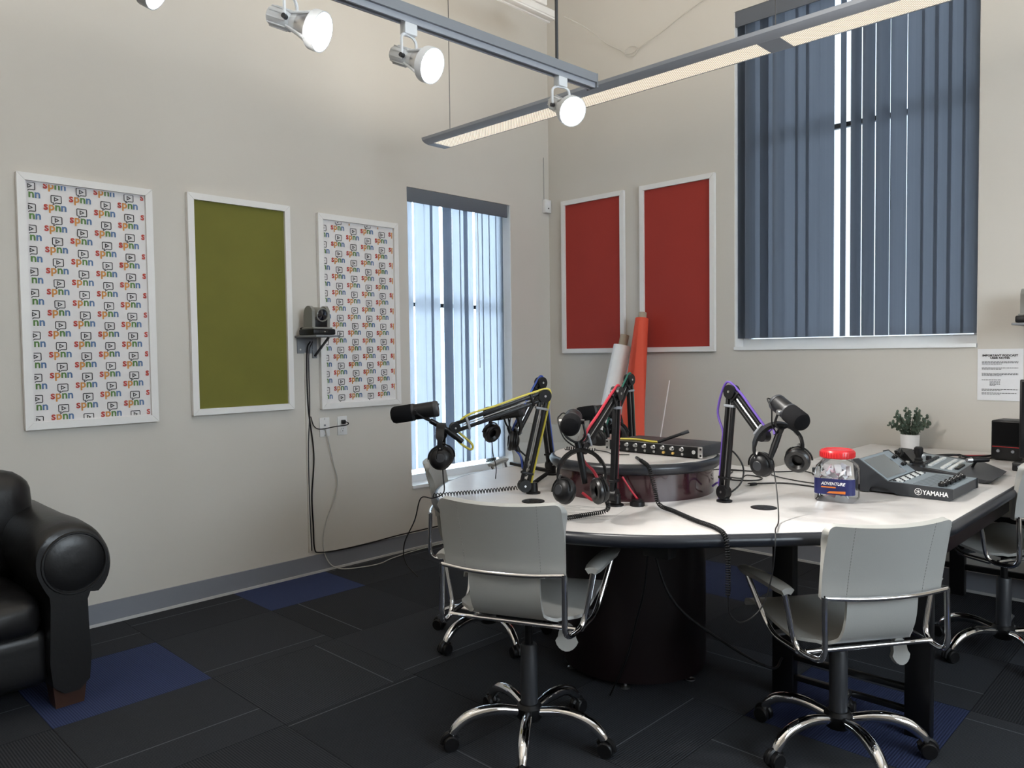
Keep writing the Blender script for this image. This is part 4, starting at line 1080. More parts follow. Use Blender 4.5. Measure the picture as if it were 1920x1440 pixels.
# jar
t = thing('snack_jar', 'clear square jar of wrapped snacks with a red lid and navy label', 'jar', (3.128, -1.900, T), R(9))
t.scale = (1.12, 1.12, 1.0)
def rsq(h, r, n=5):
    out = []
    for cx, cy, a0 in ((h - r, h - r, 0), (-h + r, h - r, 90), (-h + r, -h + r, 180), (h - r, -h + r, 270)):
        for k in range(n + 1): out.append((cx + r * math.cos(R(a0 + 90 * k / n)), cy + r * math.sin(R(a0 + 90 * k / n))))
    return out
def loft(b, secs):
    n = len(secs[0][0]); vs = [(x, y, z) for pts, z in secs for x, y in pts]; fs = []
    for i in range(len(secs) - 1):
        for k in range(n):
            l = (k + 1) % n; fs.append((i * n + k, i * n + l, (i + 1) * n + l, (i + 1) * n + k))
    b.add(vs, fs)
b = MB(); secs = [(rsq(0.060, 0.022), 0.0), (rsq(0.064, 0.024), 0.006), (rsq(0.065, 0.025), 0.06), (rsq(0.065, 0.025), 0.115), (rsq(0.062, 0.034), 0.135), (rsq(0.050, 0.0495), 0.152), (rsq(0.047, 0.0465), 0.160), (rsq(0.047, 0.0465), 0.168)]
loft(b, secs); b.build('jar_wall', M_JAR, t, angle=60)
b = MB(); b.lathe([(0.0, 0.163), (0.053, 0.163), (0.056, 0.167), (0.056, 0.188), (0.052, 0.194), (0.046, 0.196), (0.044, 0.193), (0.0, 0.193)], 32); ld_ = b.build('lid', M_JARLID, t)
b = MB()
for k in range(40):
    a = 2 * math.pi * k / 40; b.box((0.0562 * math.cos(a), 0.0562 * math.sin(a), 0.177), (0.0016, 0.003, 0.018), Matrix.Identity(4))
b.build('grip_ribs', M_JARLID, ld_, kind='stuff')
rn = random.Random(3)
for k in range(64):
    b = MB(); X = Matrix.Translation((rn.uniform(-.040, .040), rn.uniform(-.040, .040), 0.022 + 0.104 * k / 64)) @ Matrix.Rotation(rn.uniform(0, 6.3), 4, V((rn.uniform(-1, 1), rn.uniform(-1, 1), rn.uniform(-.4, .4))).normalized())
    b.box((0, 0, 0), (0.021, 0.036, 0.003), X)
    b.build('wrapped_snack', M_PAPER if k % 4 else M_PINK, t)
b = MB()
hs = rsq(0.0658, 0.0255)
for i0, i1 in ((15, 19), (9, 15), (19, 24)):
    pass
ring = hs + [hs[0]]
seq = ring[12:24]                       # wraps the -y face and both its corners
vs = [(x, y, z) for z in (0.030, 0.090) for x, y in seq]; n = len(seq)
b.add(vs, [(i, i + 1, n + i + 1, n + i) for i in range(n - 1)]); lab = b.build('label', M_NAVY, t, angle=60)
vs, fs = text_mesh('ADVENTURE', 0.0165, 0.0004, 'CENTER')
XT = Matrix(((1, 0, 0, 0), (0, 0, -1, -0.0662), (0, 1, 0, 0.066), (0, 0, 0, 1)))
sh = Matrix(((0.80, 0.2, 0, 0), (0, 1, 0, 0), (0, 0, 1, 0), (0, 0, 0, 1)))
b = MB(); b.add(vs, fs, XT @ sh); b.build('label_text', M_WHITEINK, lab)
b = MB(); b.bounds((-0.030, -0.0664, 0.0555), (0.028, -0.0661, 0.0605), sh); b.build('label_subtitle', M_ORANGE, lab)
b = MB(); b.add([(-0.02, -0.0661, 0.035), (0.040, -0.0661, 0.035), (0.040, -0.0661, 0.046), (-0.012, -0.0661, 0.042)], [(0, 1, 2, 3)]); b.build('label_band', M_ORANGE, lab)

# mixing console: side profile in (x,z), width along y
t = thing('mixing_console', 'grey digital mixing console with tilted screen beside the snack jar', 'mixing console', (3.29, -1.675, T))
def side(b, poly, y0, y1):
    X = Matrix(((1, 0, 0, 0), (0, 0, 1, y0), (0, 1, 0, 0), (0, 0, 0, 1)))
    b.prism(poly, 0, y1 - y0, X)
prof = [(-0.175, 0.003), (-0.125, 0.003), (-0.118, 0.022), (-0.10, 0.028), (-0.06, 0.026), (-0.03, 0.010), (-0.015, 0.003), (0.168, 0.0), (0.180, 0.006), (0.180, 0.046), (-0.052, 0.052), (-0.168, 0.135), (-0.188, 0.130)]
b = MB(); side(b, prof, 0.0, 0.012); b.build('side_panel', M_CONSOLE, t)
b = MB(); side(b, prof, 0.353, 0.365); b.build('side_panel', M_CONSOLE, t)
body = [(-0.172, 0.006), (0.176, 0.006), (0.176, 0.043), (-0.053, 0.049), (-0.166, 0.130), (-0.184, 0.126)]
b = MB(); side(b, body, 0.012, 0.353); b.build('body', M_CONSOLE, t)
sd = (V((-0.168, 0, 0.135)) - V((-0.052, 0, 0.052))); sl = sd.length; sdn = sd.normalized()
nrm = V((0, -1, 0)).cross(sdn); nrm = nrm if nrm.z > 0 else -nrm
XS = Matrix(((0, sdn.x, nrm.x, -0.052), (1, 0, 0, 0), (0, sdn.z, nrm.z, 0.052), (0, 0, 0, 1)))    # local: u along y, v up slope, w normal
b = MB(); b.bounds((0.014, 0.004, -0.003), (0.351, sl - 0.004, -0.0005), XS); b.build('screen_bezel', M_CPANEL, t)
b = MB(); b.bounds((0.03, 0.014, -0.001), (0.265, sl - 0.016, 0.0005), XS); b.build('touch_screen', M_SCREEN, t)
for k in range(4):
    b = MB(); b.lathe([(0.008, 0), (0.007, 0.012), (0, 0.012)], 12, XS @ Matrix.Translation((0.30 + 0.028 * (k % 2), 0.05 + 0.045 * (k // 2), 0.0))); b.build('encoder', M_BLACK, t)
slope = (0.052 - 0.046) / 0.232
XF = Matrix.Translation((-0.052, 0, 0.052)) @ Matrix.Rotation(math.atan(slope), 4, 'Y')      # local: x toward the operator
b = MB(); b.bounds((0.004, 0.014, -0.004), (0.228, 0.351, 0.0005), XF); b.build('control_panel', M_CPANEL, t)
for r_ in range(3):
    for k in range(14):
        b = MB(); b.rbox((0.016 + 0.014 * r_, 0.03 + 0.0215 * k, 0.003), (0.009, 0.014, 0.006), 0.0015, 1, XF); b.build('channel_key', M_KEY if (k + r_) % 3 else M_DGREY, t)
for k in range(15):
    b = MB(); b.bounds((0.085, 0.0285 + 0.0205 * k, 0.0), (0.205, 0.0305 + 0.0205 * k, 0.0012), XF); b.build('fader_slot', M_BLACK, t)
    px = 0.185 + 0.006 * math.sin(k * 2.1)
    b = MB(); b.rbox((px, 0.0295 + 0.0205 * k, 0.009), (0.024, 0.012, 0.014), 0.003, 1, XF); fd = b.build('fader_cap', M_BLACK, t)
    b = MB(); b.bounds((px - 0.001, 0.0240 + 0.0205 * k, 0.0158), (px + 0.001, 0.0350 + 0.0205 * k, 0.0166), XF); b.build('fader_mark', M_WHITEINK, fd)
vs, fs = text_mesh('YAMAHA', 0.030, 0.0006, 'CENTER')
XT = Matrix(((1, 0, 0, 0.120), (0, 0, -1, -0.0006), (0, 1, 0, 0.016), (0, 0, 0, 1)))
b = MB(); b.add(vs, fs, XT @ Matrix.Diagonal((0.72, 0.82, 1, 1))); b.build('brand_lettering', M_WHITEINK, t)
b = MB(); cc = V((0.060, 0.0255))
for k in range(24):
    a, c = 2 * math.pi * k / 24, 2 * math.pi * (k + 1) / 24
    b.add([(cc.x + r_ * math.cos(q), -0.0006, cc.y + r_ * math.sin(q)) for q in (a, c) for r_ in (0.0115, 0.0133)], [(0, 1, 3, 2)])
for k in range(3):
    a = math.pi * k / 3 + math.pi / 2; d = V((math.cos(a), math.sin(a))); n_ = V((-d.y, d.x))
    q = [cc + d * 0.0085 + n_ * 0.0008, cc + d * 0.0085 - n_ * 0.0008, cc - d * 0.0085 - n_ * 0.0008, cc - d * 0.0085 + n_ * 0.0008]
    b.add([(p.x, -0.0006, p.y) for p in q], [(0, 1, 2, 3)])
b.build('brand_emblem', M_WHITEINK, t)

# video switcher behind the console
t = thing('video_switcher', 'dark angular video switcher with joystick and key rows behind the console', 'video switcher', (3.26, -0.91, T), R(4))
low = [(-0.235, -0.16), (0.195, -0.30), (0.215, -0.28), (0.225, 0.04), (0.09, 0.27), (-0.20, 0.30), (-0.235, 0.28)]
b = MB(); n = len(low)
top = [(x * 0.985, y * 0.985, 0.050 - 0.075 * (x + 0.235) / 0.45 * 0.42) for x, y in low]
b.add([(x * 0.93, y * 0.93, 0.004) for x, y in low] + top, [tuple(range(n - 1, -1, -1)), tuple(range(n, 2 * n))] + [(i, (i + 1) % n, n + (i + 1) % n, n + i) for i in range(n)])
b.build('body', M_DGREY, t)
def swz(x): return 0.050 - 0.075 * (x + 0.235) / 0.45 * 0.42
XW = Matrix.Rotation(math.atan(0.07), 4, 'Y')
b = MB(); b.add([(x, y, swz(x) + 0.0012) for x, y in ((-0.215, -0.13), (0.07, -0.225), (0.07, 0.22), (-0.19, 0.27))], [(0, 1, 2, 3)]); b.build('face_panel', M_CPANEL, t)
for r_, x in enumerate((-0.15, -0.085, -0.055, 0.0, 0.03)):
    for k in range(10):
        y = -0.125 + 0.032 * k - 0.02 * (r_ > 2)
        b = MB(); b.rbox((x, y, swz(x) + 0.005), (0.018, 0.022, 0.010), 0.002, 1); b.build('key', M_KEY if r_ != 1 else M_DGREY, t)
b = MB(); b.rbox((0.052, -0.05, swz(0.05) + 0.004), (0.014, 0.16, 0.010), 0.002, 1); b.build('slider_bar', M_BLACK, t)
b = MB(); b.lathe([(0.030, 0), (0.028, 0.012), (0.020, 0.018), (0.022, 0.024), (0.016, 0.032), (0.018, 0.038), (0.012, 0.046), (0.014, 0.056), (0.019, 0.066), (0.019, 0.088), (0.013, 0.094), (0, 0.094)], 20, Matrix.Translation((-0.095, -0.165, 0.035))); b.build('joystick', M_BLACK, t)
b = MB(); b.add([(-0.20, -0.10, 0.048), (-0.12, -0.13, 0.045), (-0.12, 0.02, 0.045), (-0.20, 0.04, 0.048), (-0.215, -0.10, 0.095), (-0.165, -0.12, 0.095), (-0.165, 0.02, 0.095), (-0.215, 0.04, 0.095)], [(0, 1, 2, 3), (4, 5, 6, 7), (0, 1, 5, 4), (1, 2, 6, 5), (2, 3, 7, 6), (3, 0, 4, 7)]); b.build('display_hood', M_BLACK, t)
b = MB(); b.lathe([(0.013, 0), (0.012, 0.02), (0, 0.02)], 14, Matrix.Translation((-0.10, 0.06, 0.042))); b.build('dial', M_BLACK, t)
# t-bar
b = MB(); b.tube(spline([(0.085, 0.03, 0.022), (0.10, 0.015, 0.050), (0.115, 0.0, 0.064)], 4), 0.006, 8); b.build('transition_lever', M_BLACK, t)
b = MB(); b.tube([(0.088, -0.026, 0.066), (0.118, 0.004, 0.067), (0.150, 0.036, 0.066)], [0.011, 0.013, 0.010], 12); b.build('lever_grip', M_BLACK, t)
b = MB(); b.tube([(0.076, -0.038, 0.066), (0.092, -0.022, 0.066)], [0.010, 0.0125], 12); b.build('grip_cap', M_SILVER, t)
# plant
t = thing('potted_plant', 'small leafy plant in a white marbled pot on the desk', 'potted plant', (2.857, -0.145, T))
b = MB(); b.lathe([(0.0, 0.0), (0.044, 0.0), (0.047, 0.004), (0.050, 0.084), (0.046, 0.086), (0.044, 0.070), (0.0, 0.070)], 28); b.build('pot', M_POT, t)
b = MB(); b.lathe([(0.0, 0.074), (0.0445, 0.071)], 20, cap=False); b.build('soil', M_STEM, t)
rn = random.Random(11)
leaf = MB(); leaf.add([(0, 0, 0), (0.006, 0.004, 0.001), (0.008, 0.010, 0.0), (0.005, 0.016, -0.001), (0, 0.020, -0.002), (-0.005, 0.016, -0.001), (-0.008, 0.010, 0), (-0.006, 0.004, 0.001), (0, 0.010, 0.003)], [(i, (i + 1) % 8, 8) for i in range(8)])
for k in range(19):
    a = k * 2.4; lean = 0.15 + 0.95 * (k / 19) ** 0.9; H_ = 0.155 - 0.055 * (k / 19) + rn.uniform(-.012, .012)
    d = V((math.cos(a) * math.sin(lean), math.sin(a) * math.sin(lean), math.cos(lean)))
    p0 = V((0.012 * math.cos(a), 0.012 * math.sin(a), 0.072)); P = spline([tuple(p0), tuple(p0 + d * H_ * 0.5 + V((0, 0, 0.012))), tuple(p0 + d * H_)], 5)
    b = MB(); b.tube(P, 0.0012, 4); st = b.build('stem', M_STEM, t)
    lb = MB()
    for i in range(2, len(P)):
        tn = (P[i] - P[i - 1]).normalized(); x, y = frame_of(tn)
        for q in range(3):
            aa = q * 2.1 + i * 1.3; dd = (x * math.cos(aa) + y * math.sin(aa) + tn * 0.55).normalized()
            lb.add(leaf.v, leaf.f, basis(P[i], dd.cross(tn) if dd.cross(tn).length > 0.1 else x, (0, 0, 1)) @ Matrix.Rotation(aa, 4, 'Z'))
    lo = lb.build('leaves', M_LEAF, st, kind='stuff')
# speaker, monitor, little boxes
t = thing('desk_speaker', 'black desktop speaker with red line on the desk by the wall', 'speaker', (3.382, -0.272, T), R(-6))
b = MB(); b.rbox((0, 0, 0.105), (0.142, 0.16, 0.20), 0.007); b.build('cabinet', M_BLACK, t)
b = MB(); b.rbox((0, -0.081, 0.138), (0.128, 0.004, 0.118), 0.003); b.build('grille', M_FOAM, t)
b = MB(); b.bounds((-0.064, -0.0815, 0.070), (0.064, -0.080, 0.0725)); b.build('accent_line', M_JARLID, t)
for x in (-0.036, 0.030):
    b = MB(); b.lathe([(0.008, 0), (0.0075, 0.008), (0, 0.008)], 14, basis((x, -0.080, 0.050), (0, -1, 0))); b.build('dial', M_MGREY, t)
t = thing('computer_monitor', 'black computer monitor on the desk beside the speaker', 'monitor', (3.735, -0.55, T))
b = MB(); b.rbox((0, 0, 0.235), (0.535, 0.026, 0.375), 0.005); b.build('housing', M_BLACK, t)
b = MB(); b.bounds((-0.258, -0.0145, 0.060), (0.258, -0.0128, 0.412)); b.build('screen', M_DARKSCR, t)
b = MB(); b.cyl((0, 0.02, 0.01), (0, 0.02, 0.2), 0.018, n=14); b.build('neck', M_BLACK, t)
b = MB(); b.rbox((0, 0.02, 0.006), (0.24, 0.18, 0.012), 0.005); b.build('foot', M_BLACK, t)
t = thing('power_brick', 'small black adapter box on the table behind the snack jar', 'adapter', (2.865, -1.40, T), R(-35))
b = MB(); b.rbox((0, 0, 0.019), (0.085, 0.05, 0.036), 0.004); b.build('case', M_BLACK, t)
b = MB(); b.bounds((-0.035, -0.0257, 0.008), (0.0, -0.0252, 0.016)); b.build('print', M_KEY, t)
t = thing('desk_block', 'small dark box at the foot of the speaker', 'box', (3.515, -0.66, T))
b = MB(); b.rbox((0, 0, 0.020), (0.10, 0.06, 0.040), 0.004); b.build('case', M_BLACK, t)
b = MB(); b.cyl((-0.02, -0.03, 0.02), (-0.02, -0.034, 0.02), 0.008, n=10); b.build('dial', M_MGREY, t)

# cables on table
def cable(label, pts, r=0.003, m=M_BLACK, group='loose cables on the table', n=8, name='cable'):
    b = MB(); b.tube(spline(pts, n), r, 7); o = b.build(name, m, angle=80); return tag(o, label, 'cable', group)
k = T + 0.0035
t = thing('video_cable', 'black video cable with its plug lying bare on the table', 'cable', (2.733, -1.852, T))
Zc = Matrix.Translation((-2.733, 1.852, -T))
b = MB(Zc); b.tube(spline([(2.752, -1.80, k + .004), (2.82, -1.70, k), (2.93, -1.70, k), (3.05, -1.73, k)], 8), 0.0035, 7); b.build('lead', M_BLACK, t)
XH = basis((2.742, -1.828, T + 0.008), (0.36, 0.93, 0), (0, 0, 1))
b = MB(Zc); b.rbox((0, 0, 0), (0.011, 0.020, 0.040), 0.003, 2, XH); b.build('plug_body', M_BLACK, t)
b = MB(Zc); b.rbox((0, 0, -0.026), (0.005, 0.014, 0.014), 0.001, 1, XH); b.build('plug_tip', M_SILVER, t)
cable('black cable looping on the table beside the purple-cabled arm', [(2.70, -2.02, k + .06), (2.62, -1.70, k), (2.60, -1.60, k), (2.68, -1.62, k), (2.70, -1.70, k), (2.62, -1.76, k), (2.56, -1.72, k), (2.50, -1.55, k)])
cable('thin black cable crossing the table under the hanging headphones', [(2.46, -1.52, k), (2.60, -1.47, k), (2.72, -1.55, k), (2.80, -1.59, k), (2.92, -1.62, k), (3.02, -1.58, k)], 0.0025)
cable('black cable running from the adapter box toward the drum', [(2.83, -1.42, k + .01), (2.74, -1.33, k), (2.66, -1.42, k), (2.56, -1.48, k), (2.44, -1.50, k), (2.36, -1.60, k)], 0.003)
cable('black cable standing in a loop against the purple-cabled arm', [(2.79, -2.17, 1.0), (2.80, -2.10, 0.98), (2.83, -2.08, 0.92), (2.83, -2.10, 0.86), (2.80, -2.14, 0.82), (2.76, -2.10, k)], 0.0035)
cable('short purple cable end at the foot of the purple-cabled arm', [(2.735, -2.15, 0.845), (2.77, -2.17, 0.865), (2.80, -2.19, 0.86), (2.815, -2.20, 0.845)], 0.004, M_PUR)
cable('red cable dropping to the spare mount beside the red-cabled arm', [(2.565, -2.52, 0.91), (2.585, -2.505, 0.87), (2.605, -2.49, 0.835), (2.615, -2.493, T + 0.026)], 0.004, M_REDC)
cable('tangled black cable behind the switcher', [(2.95, -0.75, k + .03), (3.02, -0.62, k + .05), (3.10, -0.56, k + .02), (3.20, -0.50, k + .03), (3.18, -0.40, k), (3.28, -0.33, k), (3.36, -0.17, k)], 0.005)
cable('black cable bundle curling toward the speaker', [(2.98, -0.60, k), (3.06, -0.48, k + .01), (3.16, -0.44, k + .02), (3.24, -0.40, k + .01), (3.33, -0.16, k + .01)], 0.006)
cable('thin red wire curling toward the speaker', [(3.0, -0.55, k), (3.08, -0.43, k + .01), (3.2, -0.36, k + .01), (3.30, -0.16, k)], 0.004, M_REDC)
cable('cable arching from the console to the switcher hood', [(3.16, -1.30, T + .12), (3.14, -1.22, T + .13), (3.12, -1.12, T + .10), (3.08, -1.02, T + .07)], 0.005)
cable('black cable trailing behind the jar to the desk', [(3.10, -1.36, T + .02), (2.95, -1.10, k), (2.88, -0.9, k), (2.95, -0.7, k)], 0.005)
cable('thin black lead hanging from the yellow arm headphones', [(1.975, -2.905, 0.955), (1.972, -2.90, 0.90), (1.968, -2.895, T + .03), (1.93, -2.92, T + .006), (1.83, -2.90, T - 0.01), (1.80, -2.91, 0.70), (1.755, -2.93, 0.60), (1.76, -2.93, 0.52), (1.83, -2.92, 0.47)], 0.0026)
cable('thin black lead hanging from the blue arm headphones', [(1.78, -2.44, 1.0), (1.775, -2.43, 0.93), (1.785, -2.42, 0.86), (1.78, -2.42, T + .004)], 0.0022)
cable('black cable looping from the blue arm microphone to the table', [(1.895, -2.385, 0.94), (1.90, -2.36, 0.885), (1.885, -2.33, 0.82), (1.90, -2.31, 0.88), (1.87, -2.38, 0.96)], 0.004)
cable('black cord hanging under the table beside the pedestal', [(2.75, -2.62, T - 0.05), (2.72, -2.60, 0.55), (2.65, -2.56, 0.38), (2.58, -2.52, 0.22), (2.50, -2.52, 0.05)], 0.004)
cable('black cord sagging under the table toward the leg frame', [(2.74, -2.60, 0.73), (2.80, -2.55, 0.50), (2.90, -2.40, 0.34), (3.0, -2.2, 0.20), (2.95, -1.99, 0.16)], 0.005)

# ------------------------------------------------------------------ things on the walls
def wall_camera(label, blabel, X, wall_z):
    # local: +x out of the wall, y along it, z up; shelf top at z=0
    t = thing('wall_bracket', blabel, 'bracket', group='wall shelves for the cameras', X=X)
    b = MB(); b.rbox((0.125, 0, -0.006), (0.25, 0.17, 0.012), 0.003); b.build('shelf', M_BRACKET, t)
    b = MB(); b.rbox((0.003, -0.005, -0.06), (0.006, 0.13, 0.10), 0.002); pl = b.build('wall_plate', M_BRACKET, t)
    for y in (-0.05, 0.04):
        b = MB(); b.cyl((0.006, y, -0.085), (0.009, y, -0.085), 0.006, n=10); b.build('screw', M_SILVER, pl)
    b = MB(); b.bounds((0.006, 0.035, -0.14), (0.012, 0.065, -0.012)); b.build('strut_foot', M_BRACKET, t)
    b = MB(); b.tube([(0.012, 0.05, -0.125), (0.17, 0.05, -0.014)], 0.008, 6); b.build('strut', M_DGREY, t)
    Xc = X @ Matrix.Translation((0.125, 0.0, 0.0))
    t = thing('conference_camera', label, 'video camera', group='pan-tilt cameras on wall shelves', X=Xc)
    b = MB(); b.rbox((0, 0, 0.020), (0.17, 0.155, 0.036), 0.008); b.build('base', M_BLACK, t)
    b = MB(); b.rbox((0, 0, 0.043), (0.135, 0.135, 0.012), 0.005); b.build('turntable', M_PTZ, t)
    pf = [(-0.052, 0.045), (0.046, 0.045), (0.048, 0.115), (0.045, 0.140)] + [(0.0 + 0.05 * math.cos(a), 0.130 + 0.05 * math.sin(a)) for a in [R(20 + 160 * k / 10) for k in range(11)]] + [(-0.053, 0.12)]
    for s in (-1, 1):
        b = MB(); XX = Matrix(((1, 0, 0, 0), (0, 0, 1, s * 0.052 - 0.010), (0, 1, 0, 0), (0, 0, 0, 1))); b.prism(pf, 0, 0.020, XX); b.build('side_arm', M_PTZ, t, angle=40)
    b = MB(); b.lathe([(0.0, -0.055), (0.040, -0.052), (0.044, -0.040), (0.044, 0.045), (0.041, 0.066), (0.036, 0.066), (0.034, 0.058), (0.0, 0.058)], 28, basis((0.0, 0, 0.128), (1, 0, -0.08))); b.build('camera_head', M_PTZ, t, angle=50)
    b = MB(); b.lathe([(0.0, 0.066), (0.018, 0.064), (0.033, 0.060)], 28, basis((0.0, 0, 0.128), (1, 0, -0.08)), cap=False); b.build('lens', M_LENS, t, angle=60)
    b = MB(); b.rbox((0.020, 0, 0.075), (0.05, 0.085, 0.05), 0.004); b.build('front_cover', M_BLACK, t)
    b = MB(); b.bounds((0.085, -0.04, 0.016), (0.0862, 0.03, 0.026)); b.build('sensor_strip', M_DARKSCR, t)
    b = MB(); b.cyl((0.0858, 0.0, 0.021), (0.0872, 0.0, 0.021), 0.003, n=8); b.build('indicator', M_WHITEINK, t)
    b = MB(); b.tube(spline([(-0.082, -0.02, 0.02), (-0.105, -0.03, 0.03), (-0.118, -0.045, 0.045), (-0.112, -0.02, 0.05), (-0.09, -0.03, 0.04)], 5), 0.004, 6); b.build('rear_lead', M_BLACK, t)
wall_camera('grey pan-tilt camera on the shelf beside the logo panel', 'grey angle bracket shelf on the wall beside the logo panel', Matrix.Translation((0.0, -2.31, 1.505)), 1.5)
wall_camera('grey pan-tilt camera on the shelf above the posted notice', 'grey angle bracket shelf above the posted notice', Matrix.Translation((3.452, 0.0, 1.505)) @ Matrix.Rotation(R(-90), 4, 'Z'), 1.5)
def outlet(label, y, duplex):
    t = thing('wall_outlet', label, 'outlet', (0.0, y, 0.924), group='white plates low on the wall')
    b = MB(); b.rbox((0.0035, 0, 0), (0.007, 0.073, 0.122), 0.003); pl = b.build('cover_plate', M_OUTLET, t)
    for zz in (-0.052, 0.052) if not duplex else (0.0,):
        b = MB(); b.cyl((0.006, 0, zz), (0.0082, 0, zz), 0.0035, n=8); b.build('screw', M_MGREY, pl)
    if duplex:
        for zz in (-0.025, 0.025):
            b = MB(); b.rbox((0.0075, 0, zz), (0.004, 0.036, 0.036), 0.0018); so = b.build('socket', M_OUTLET, t)
            for yy_ in (-0.007, 0.007):
                b = MB(); b.bounds((0.0093, yy_ - 0.0012, zz), (0.0099, yy_ + 0.0012, zz + 0.010)); b.build('slot', M_BLACK, so)
            b = MB(); b.cyl((0.0090, 0, zz - 0.009), (0.0099, 0, zz - 0.009), 0.003, n=8); b.build('slot', M_BLACK, so)
    else:
        b = MB(); b.cyl((0.006, 0.0, 0.012), (0.012, 0.0, 0.012), 0.006, n=12); b.build('coax_jack', M_MGREY, t)
        b = MB(); b.rbox((0.009, 0.0, -0.018), (0.012, 0.016, 0.014), 0.002); b.build('data_jack', M_KEY, t)
outlet('white data wall plate with a grey lead, nearer the wall camera cable', -2.198, False)
outlet('white duplex power outlet holding a black plug', -2.066, True)
t = thing('plug_lead', 'black power cord plugged into the duplex outlet', 'cord', (0.02, -2.066, 0.949))
b = MB(); b.rbox((0.0, 0, 0), (0.022, 0.026, 0.026), 0.004); b.build('plug', M_BLACK, t)
b = MB(); b.tube(spline([(0.004, 0.015, 0.0), (0.008, 0.032, -0.010), (0.004, 0.02, -0.022), (0.0, -0.06, -0.026), (0.0, -0.17, -0.034), (-0.004, -0.215, -0.012), (-0.008, -0.235, 0.05)], 8), 0.0034, 6); b.build('lead', M_BLACK, t)
WC = 'cables running down the wall'
cable('black cable running down the wall from the camera shelf', [(0.05, -2.315, 1.47), (0.02, -2.322, 1.40), (0.012, -2.318, 1.07), (0.012, -2.285, 0.764), (0.012, -2.305, 0.50), (0.012, -2.30, 0.30), (0.012, -2.295, 0.16), (0.018, -2.26, 0.130), (0.018, -2.10, 0.118), (0.018, -1.85, 0.120), (0.018, -1.62, 0.128), (0.018, -1.2, 0.13), (0.018, -0.6, 0.13)], 0.0045, M_BLACK, WC)
cable('second thin dark cable beside the wall camera cable', [(0.05, -2.300, 1.47), (0.018, -2.308, 1.38), (0.011, -2.306, 1.05), (0.011, -2.322, 0.80), (0.011, -2.322, 0.45), (0.011, -2.315, 0.15)], 0.0035, M_DGREY, WC)
cable('grey cable drooping from the data plate to the floor', [(0.016, -2.198, 0.906), (0.022, -2.175, 0.80), (0.016, -2.145, 0.68), (0.014, -2.118, 0.574), (0.014, -2.14, 0.46), (0.014, -2.215, 0.30), (0.016, -2.235, 0.16), (0.03, -2.20, 0.05), (0.06, -2.14, 0.008), (0.12, -2.05, 0.006), (0.15, -1.90, 0.006), (0.10, -1.75, 0.006), (0.06, -1.5, 0.006), (0.05, -1.1, 0.006)], 0.0036, M_GREYC, WC)
b = MB(); b.bounds((0, -2.332, 0.14), (0.010, -2.312, 1.40)); tag(b.build('cable_raceway', M_WALL), 'slim painted raceway under the wall camera shelf', 'raceway')
# notice
t = thing('wall_notice', 'white printed notice headed important podcast user notes', 'notice', (3.160, 0.0, 1.088))
b = MB(); rows = [[(0.216 * j / 6, -0.002 - 0.002 * math.sin(math.pi * j / 6) * (1 - i / 6), 0.284 * i / 6) for j in range(7)] for i in range(7)]
b.sheet(rows, 0.0006); b.build('sheet', M_PAPER, t, angle=80)
b = MB()
for k, (s_, z_) in enumerate((('IMPORTANT PODCAST', 0.243), ('USER NOTES', 0.229))):
    vs, fs = text_mesh(s_, 0.0165, 0.0006, 'CENTER')
    b.add(vs, fs, Matrix(((0.98, 0, 0, 0.108), (0, 0, -1, -0.0052), (0, 0.9, 0, z_), (0, 0, 0, 1))))
b.build('heading_lettering', M_INK, t)
b = MB(); rn = random.Random(5)
for z_, n_, w_ in ((0.212, 3, 0.172), (0.178, 2, 0.172), (0.148, 3, 0.172), (0.112, 1, 0.165), (0.102, 4, 0.05), (0.060, 2, 0.172), (0.040, 2, 0.165)):
    for k in range(n_):
        x0 = 0.022 if w_ > 0.1 else 0.06; x = x0; end = x0 + w_ * (1 if k < n_ - 1 else 0.55)
        while x < end:
            l = rn.uniform(0.005, 0.014); b.bounds((x, -0.0050, z_ - 0.0065 * k), (min(x + l, end), -0.0046, z_ + 0.0026 - 0.0065 * k)); x += l + 0.0022
b.build('body_print', M_INK, t, kind='stuff')

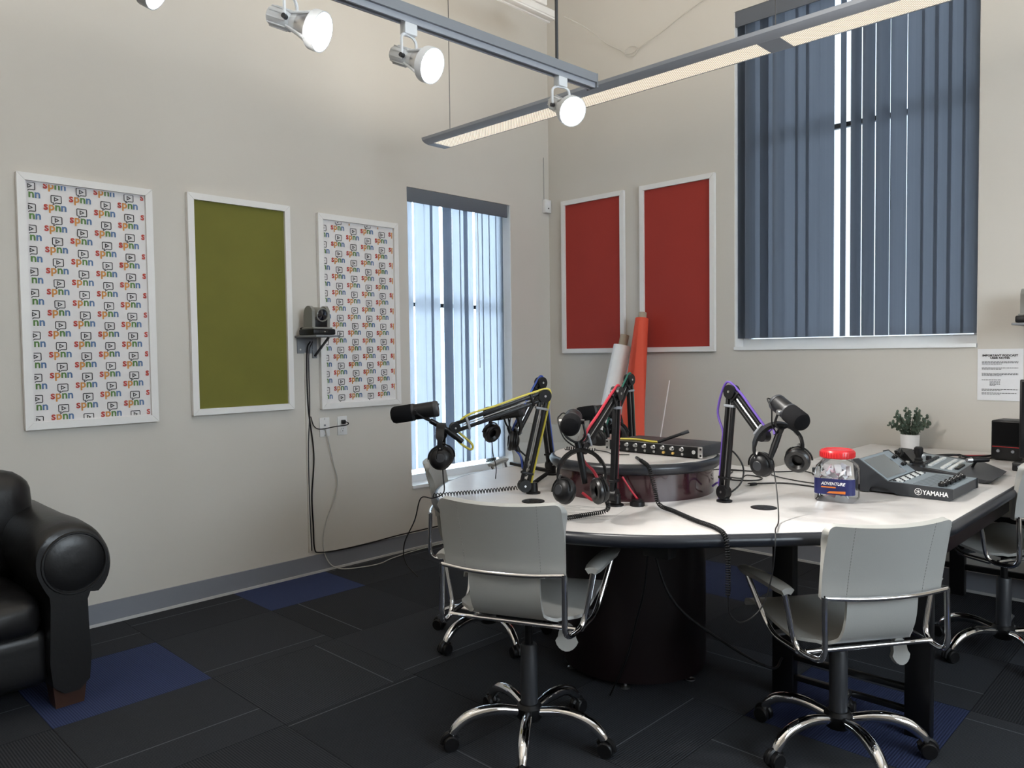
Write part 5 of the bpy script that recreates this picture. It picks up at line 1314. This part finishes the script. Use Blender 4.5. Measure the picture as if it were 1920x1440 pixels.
# ------------------------------------------------------------------ rolls leaning in the corner
def roll(name, label, bot, top, r0, r1, m, core_r, core_len, flap=None):
    bot, top = V(bot), V(top); d = (top - bot).normalized(); L = (top - bot).length
    X = basis(bot, d, (0, -1, 0))
    t = thing(name, label, 'fabric roll', group='cloth rolls leaning on the wall', X=X)
    b = MB(); n = 40; vs = []; fs = []; K = 16
    for i in range(K + 1):
        f = i / K; r = r0 + (r1 - r0) * f
        for k in range(n):
            a = 2 * math.pi * k / n; rr = r * (1 + 0.02 * math.sin(3 * a + 5 * f)) + 0.004 * k / n
            vs.append((rr * math.cos(a), rr * math.sin(a), L * f))
    for i in range(K):
        for k in range(n):
            l = (k + 1) % n; fs.append((i * n + k, i * n + l, (i + 1) * n + l, (i + 1) * n + k))
    fs.append(tuple(range(n - 1, -1, -1))); fs.append(tuple(K * n + k for k in range(n)))
    b.add(vs, fs); b.build('rolled_cloth', m, t, angle=50)
    b = MB(); b.lathe([(core_r, L - 0.02), (core_r, L + core_len), (core_r - 0.004, L + core_len), (core_r - 0.004, L - 0.02)], 24, cap=False); b.build('cardboard_core', M_CARD, t)
    if flap:
        rows = []
        for i in range(11):
            f = i / 10
            rows.append([tuple(V((r0 * 0.98 * math.cos(R(flap[0] + 60 * j / 8 * (0.25 + f))) * (1 + 0.35 * f * j / 8), r0 * 0.98 * math.sin(R(flap[0] + 60 * j / 8 * (0.25 + f))) * (1 + 0.35 * f * j / 8), L * (0.97 - 0.9 * f)))) for j in range(9)])
        b = MB(); b.sheet(rows, 0.003); b.build('loose_flap', m, t, angle=60)
    return t
roll('white_cloth_roll', 'white cloth roll on a cardboard tube leaning beside the red roll', (0.700, -0.42, 0.075), (0.820, -0.105, 1.425), 0.070, 0.064, M_WHITEROLL, 0.034, 0.085)
roll('red_cloth_roll', 'orange-red cloth roll leaning under the red panels', (1.035, -0.42, 0.10), (0.985, -0.085, 1.625), 0.122, 0.046, M_REDROLL, 0.030, 0.045, (25,))
b = MB(); b.cyl((1.130, -0.30, 0.0), (1.172, -0.012, 1.165), 0.0065, 0.004, n=8); tag(b.build('thin_rod', M_FRAME), 'thin white rod leaning on the wall beside the red roll', 'rod')
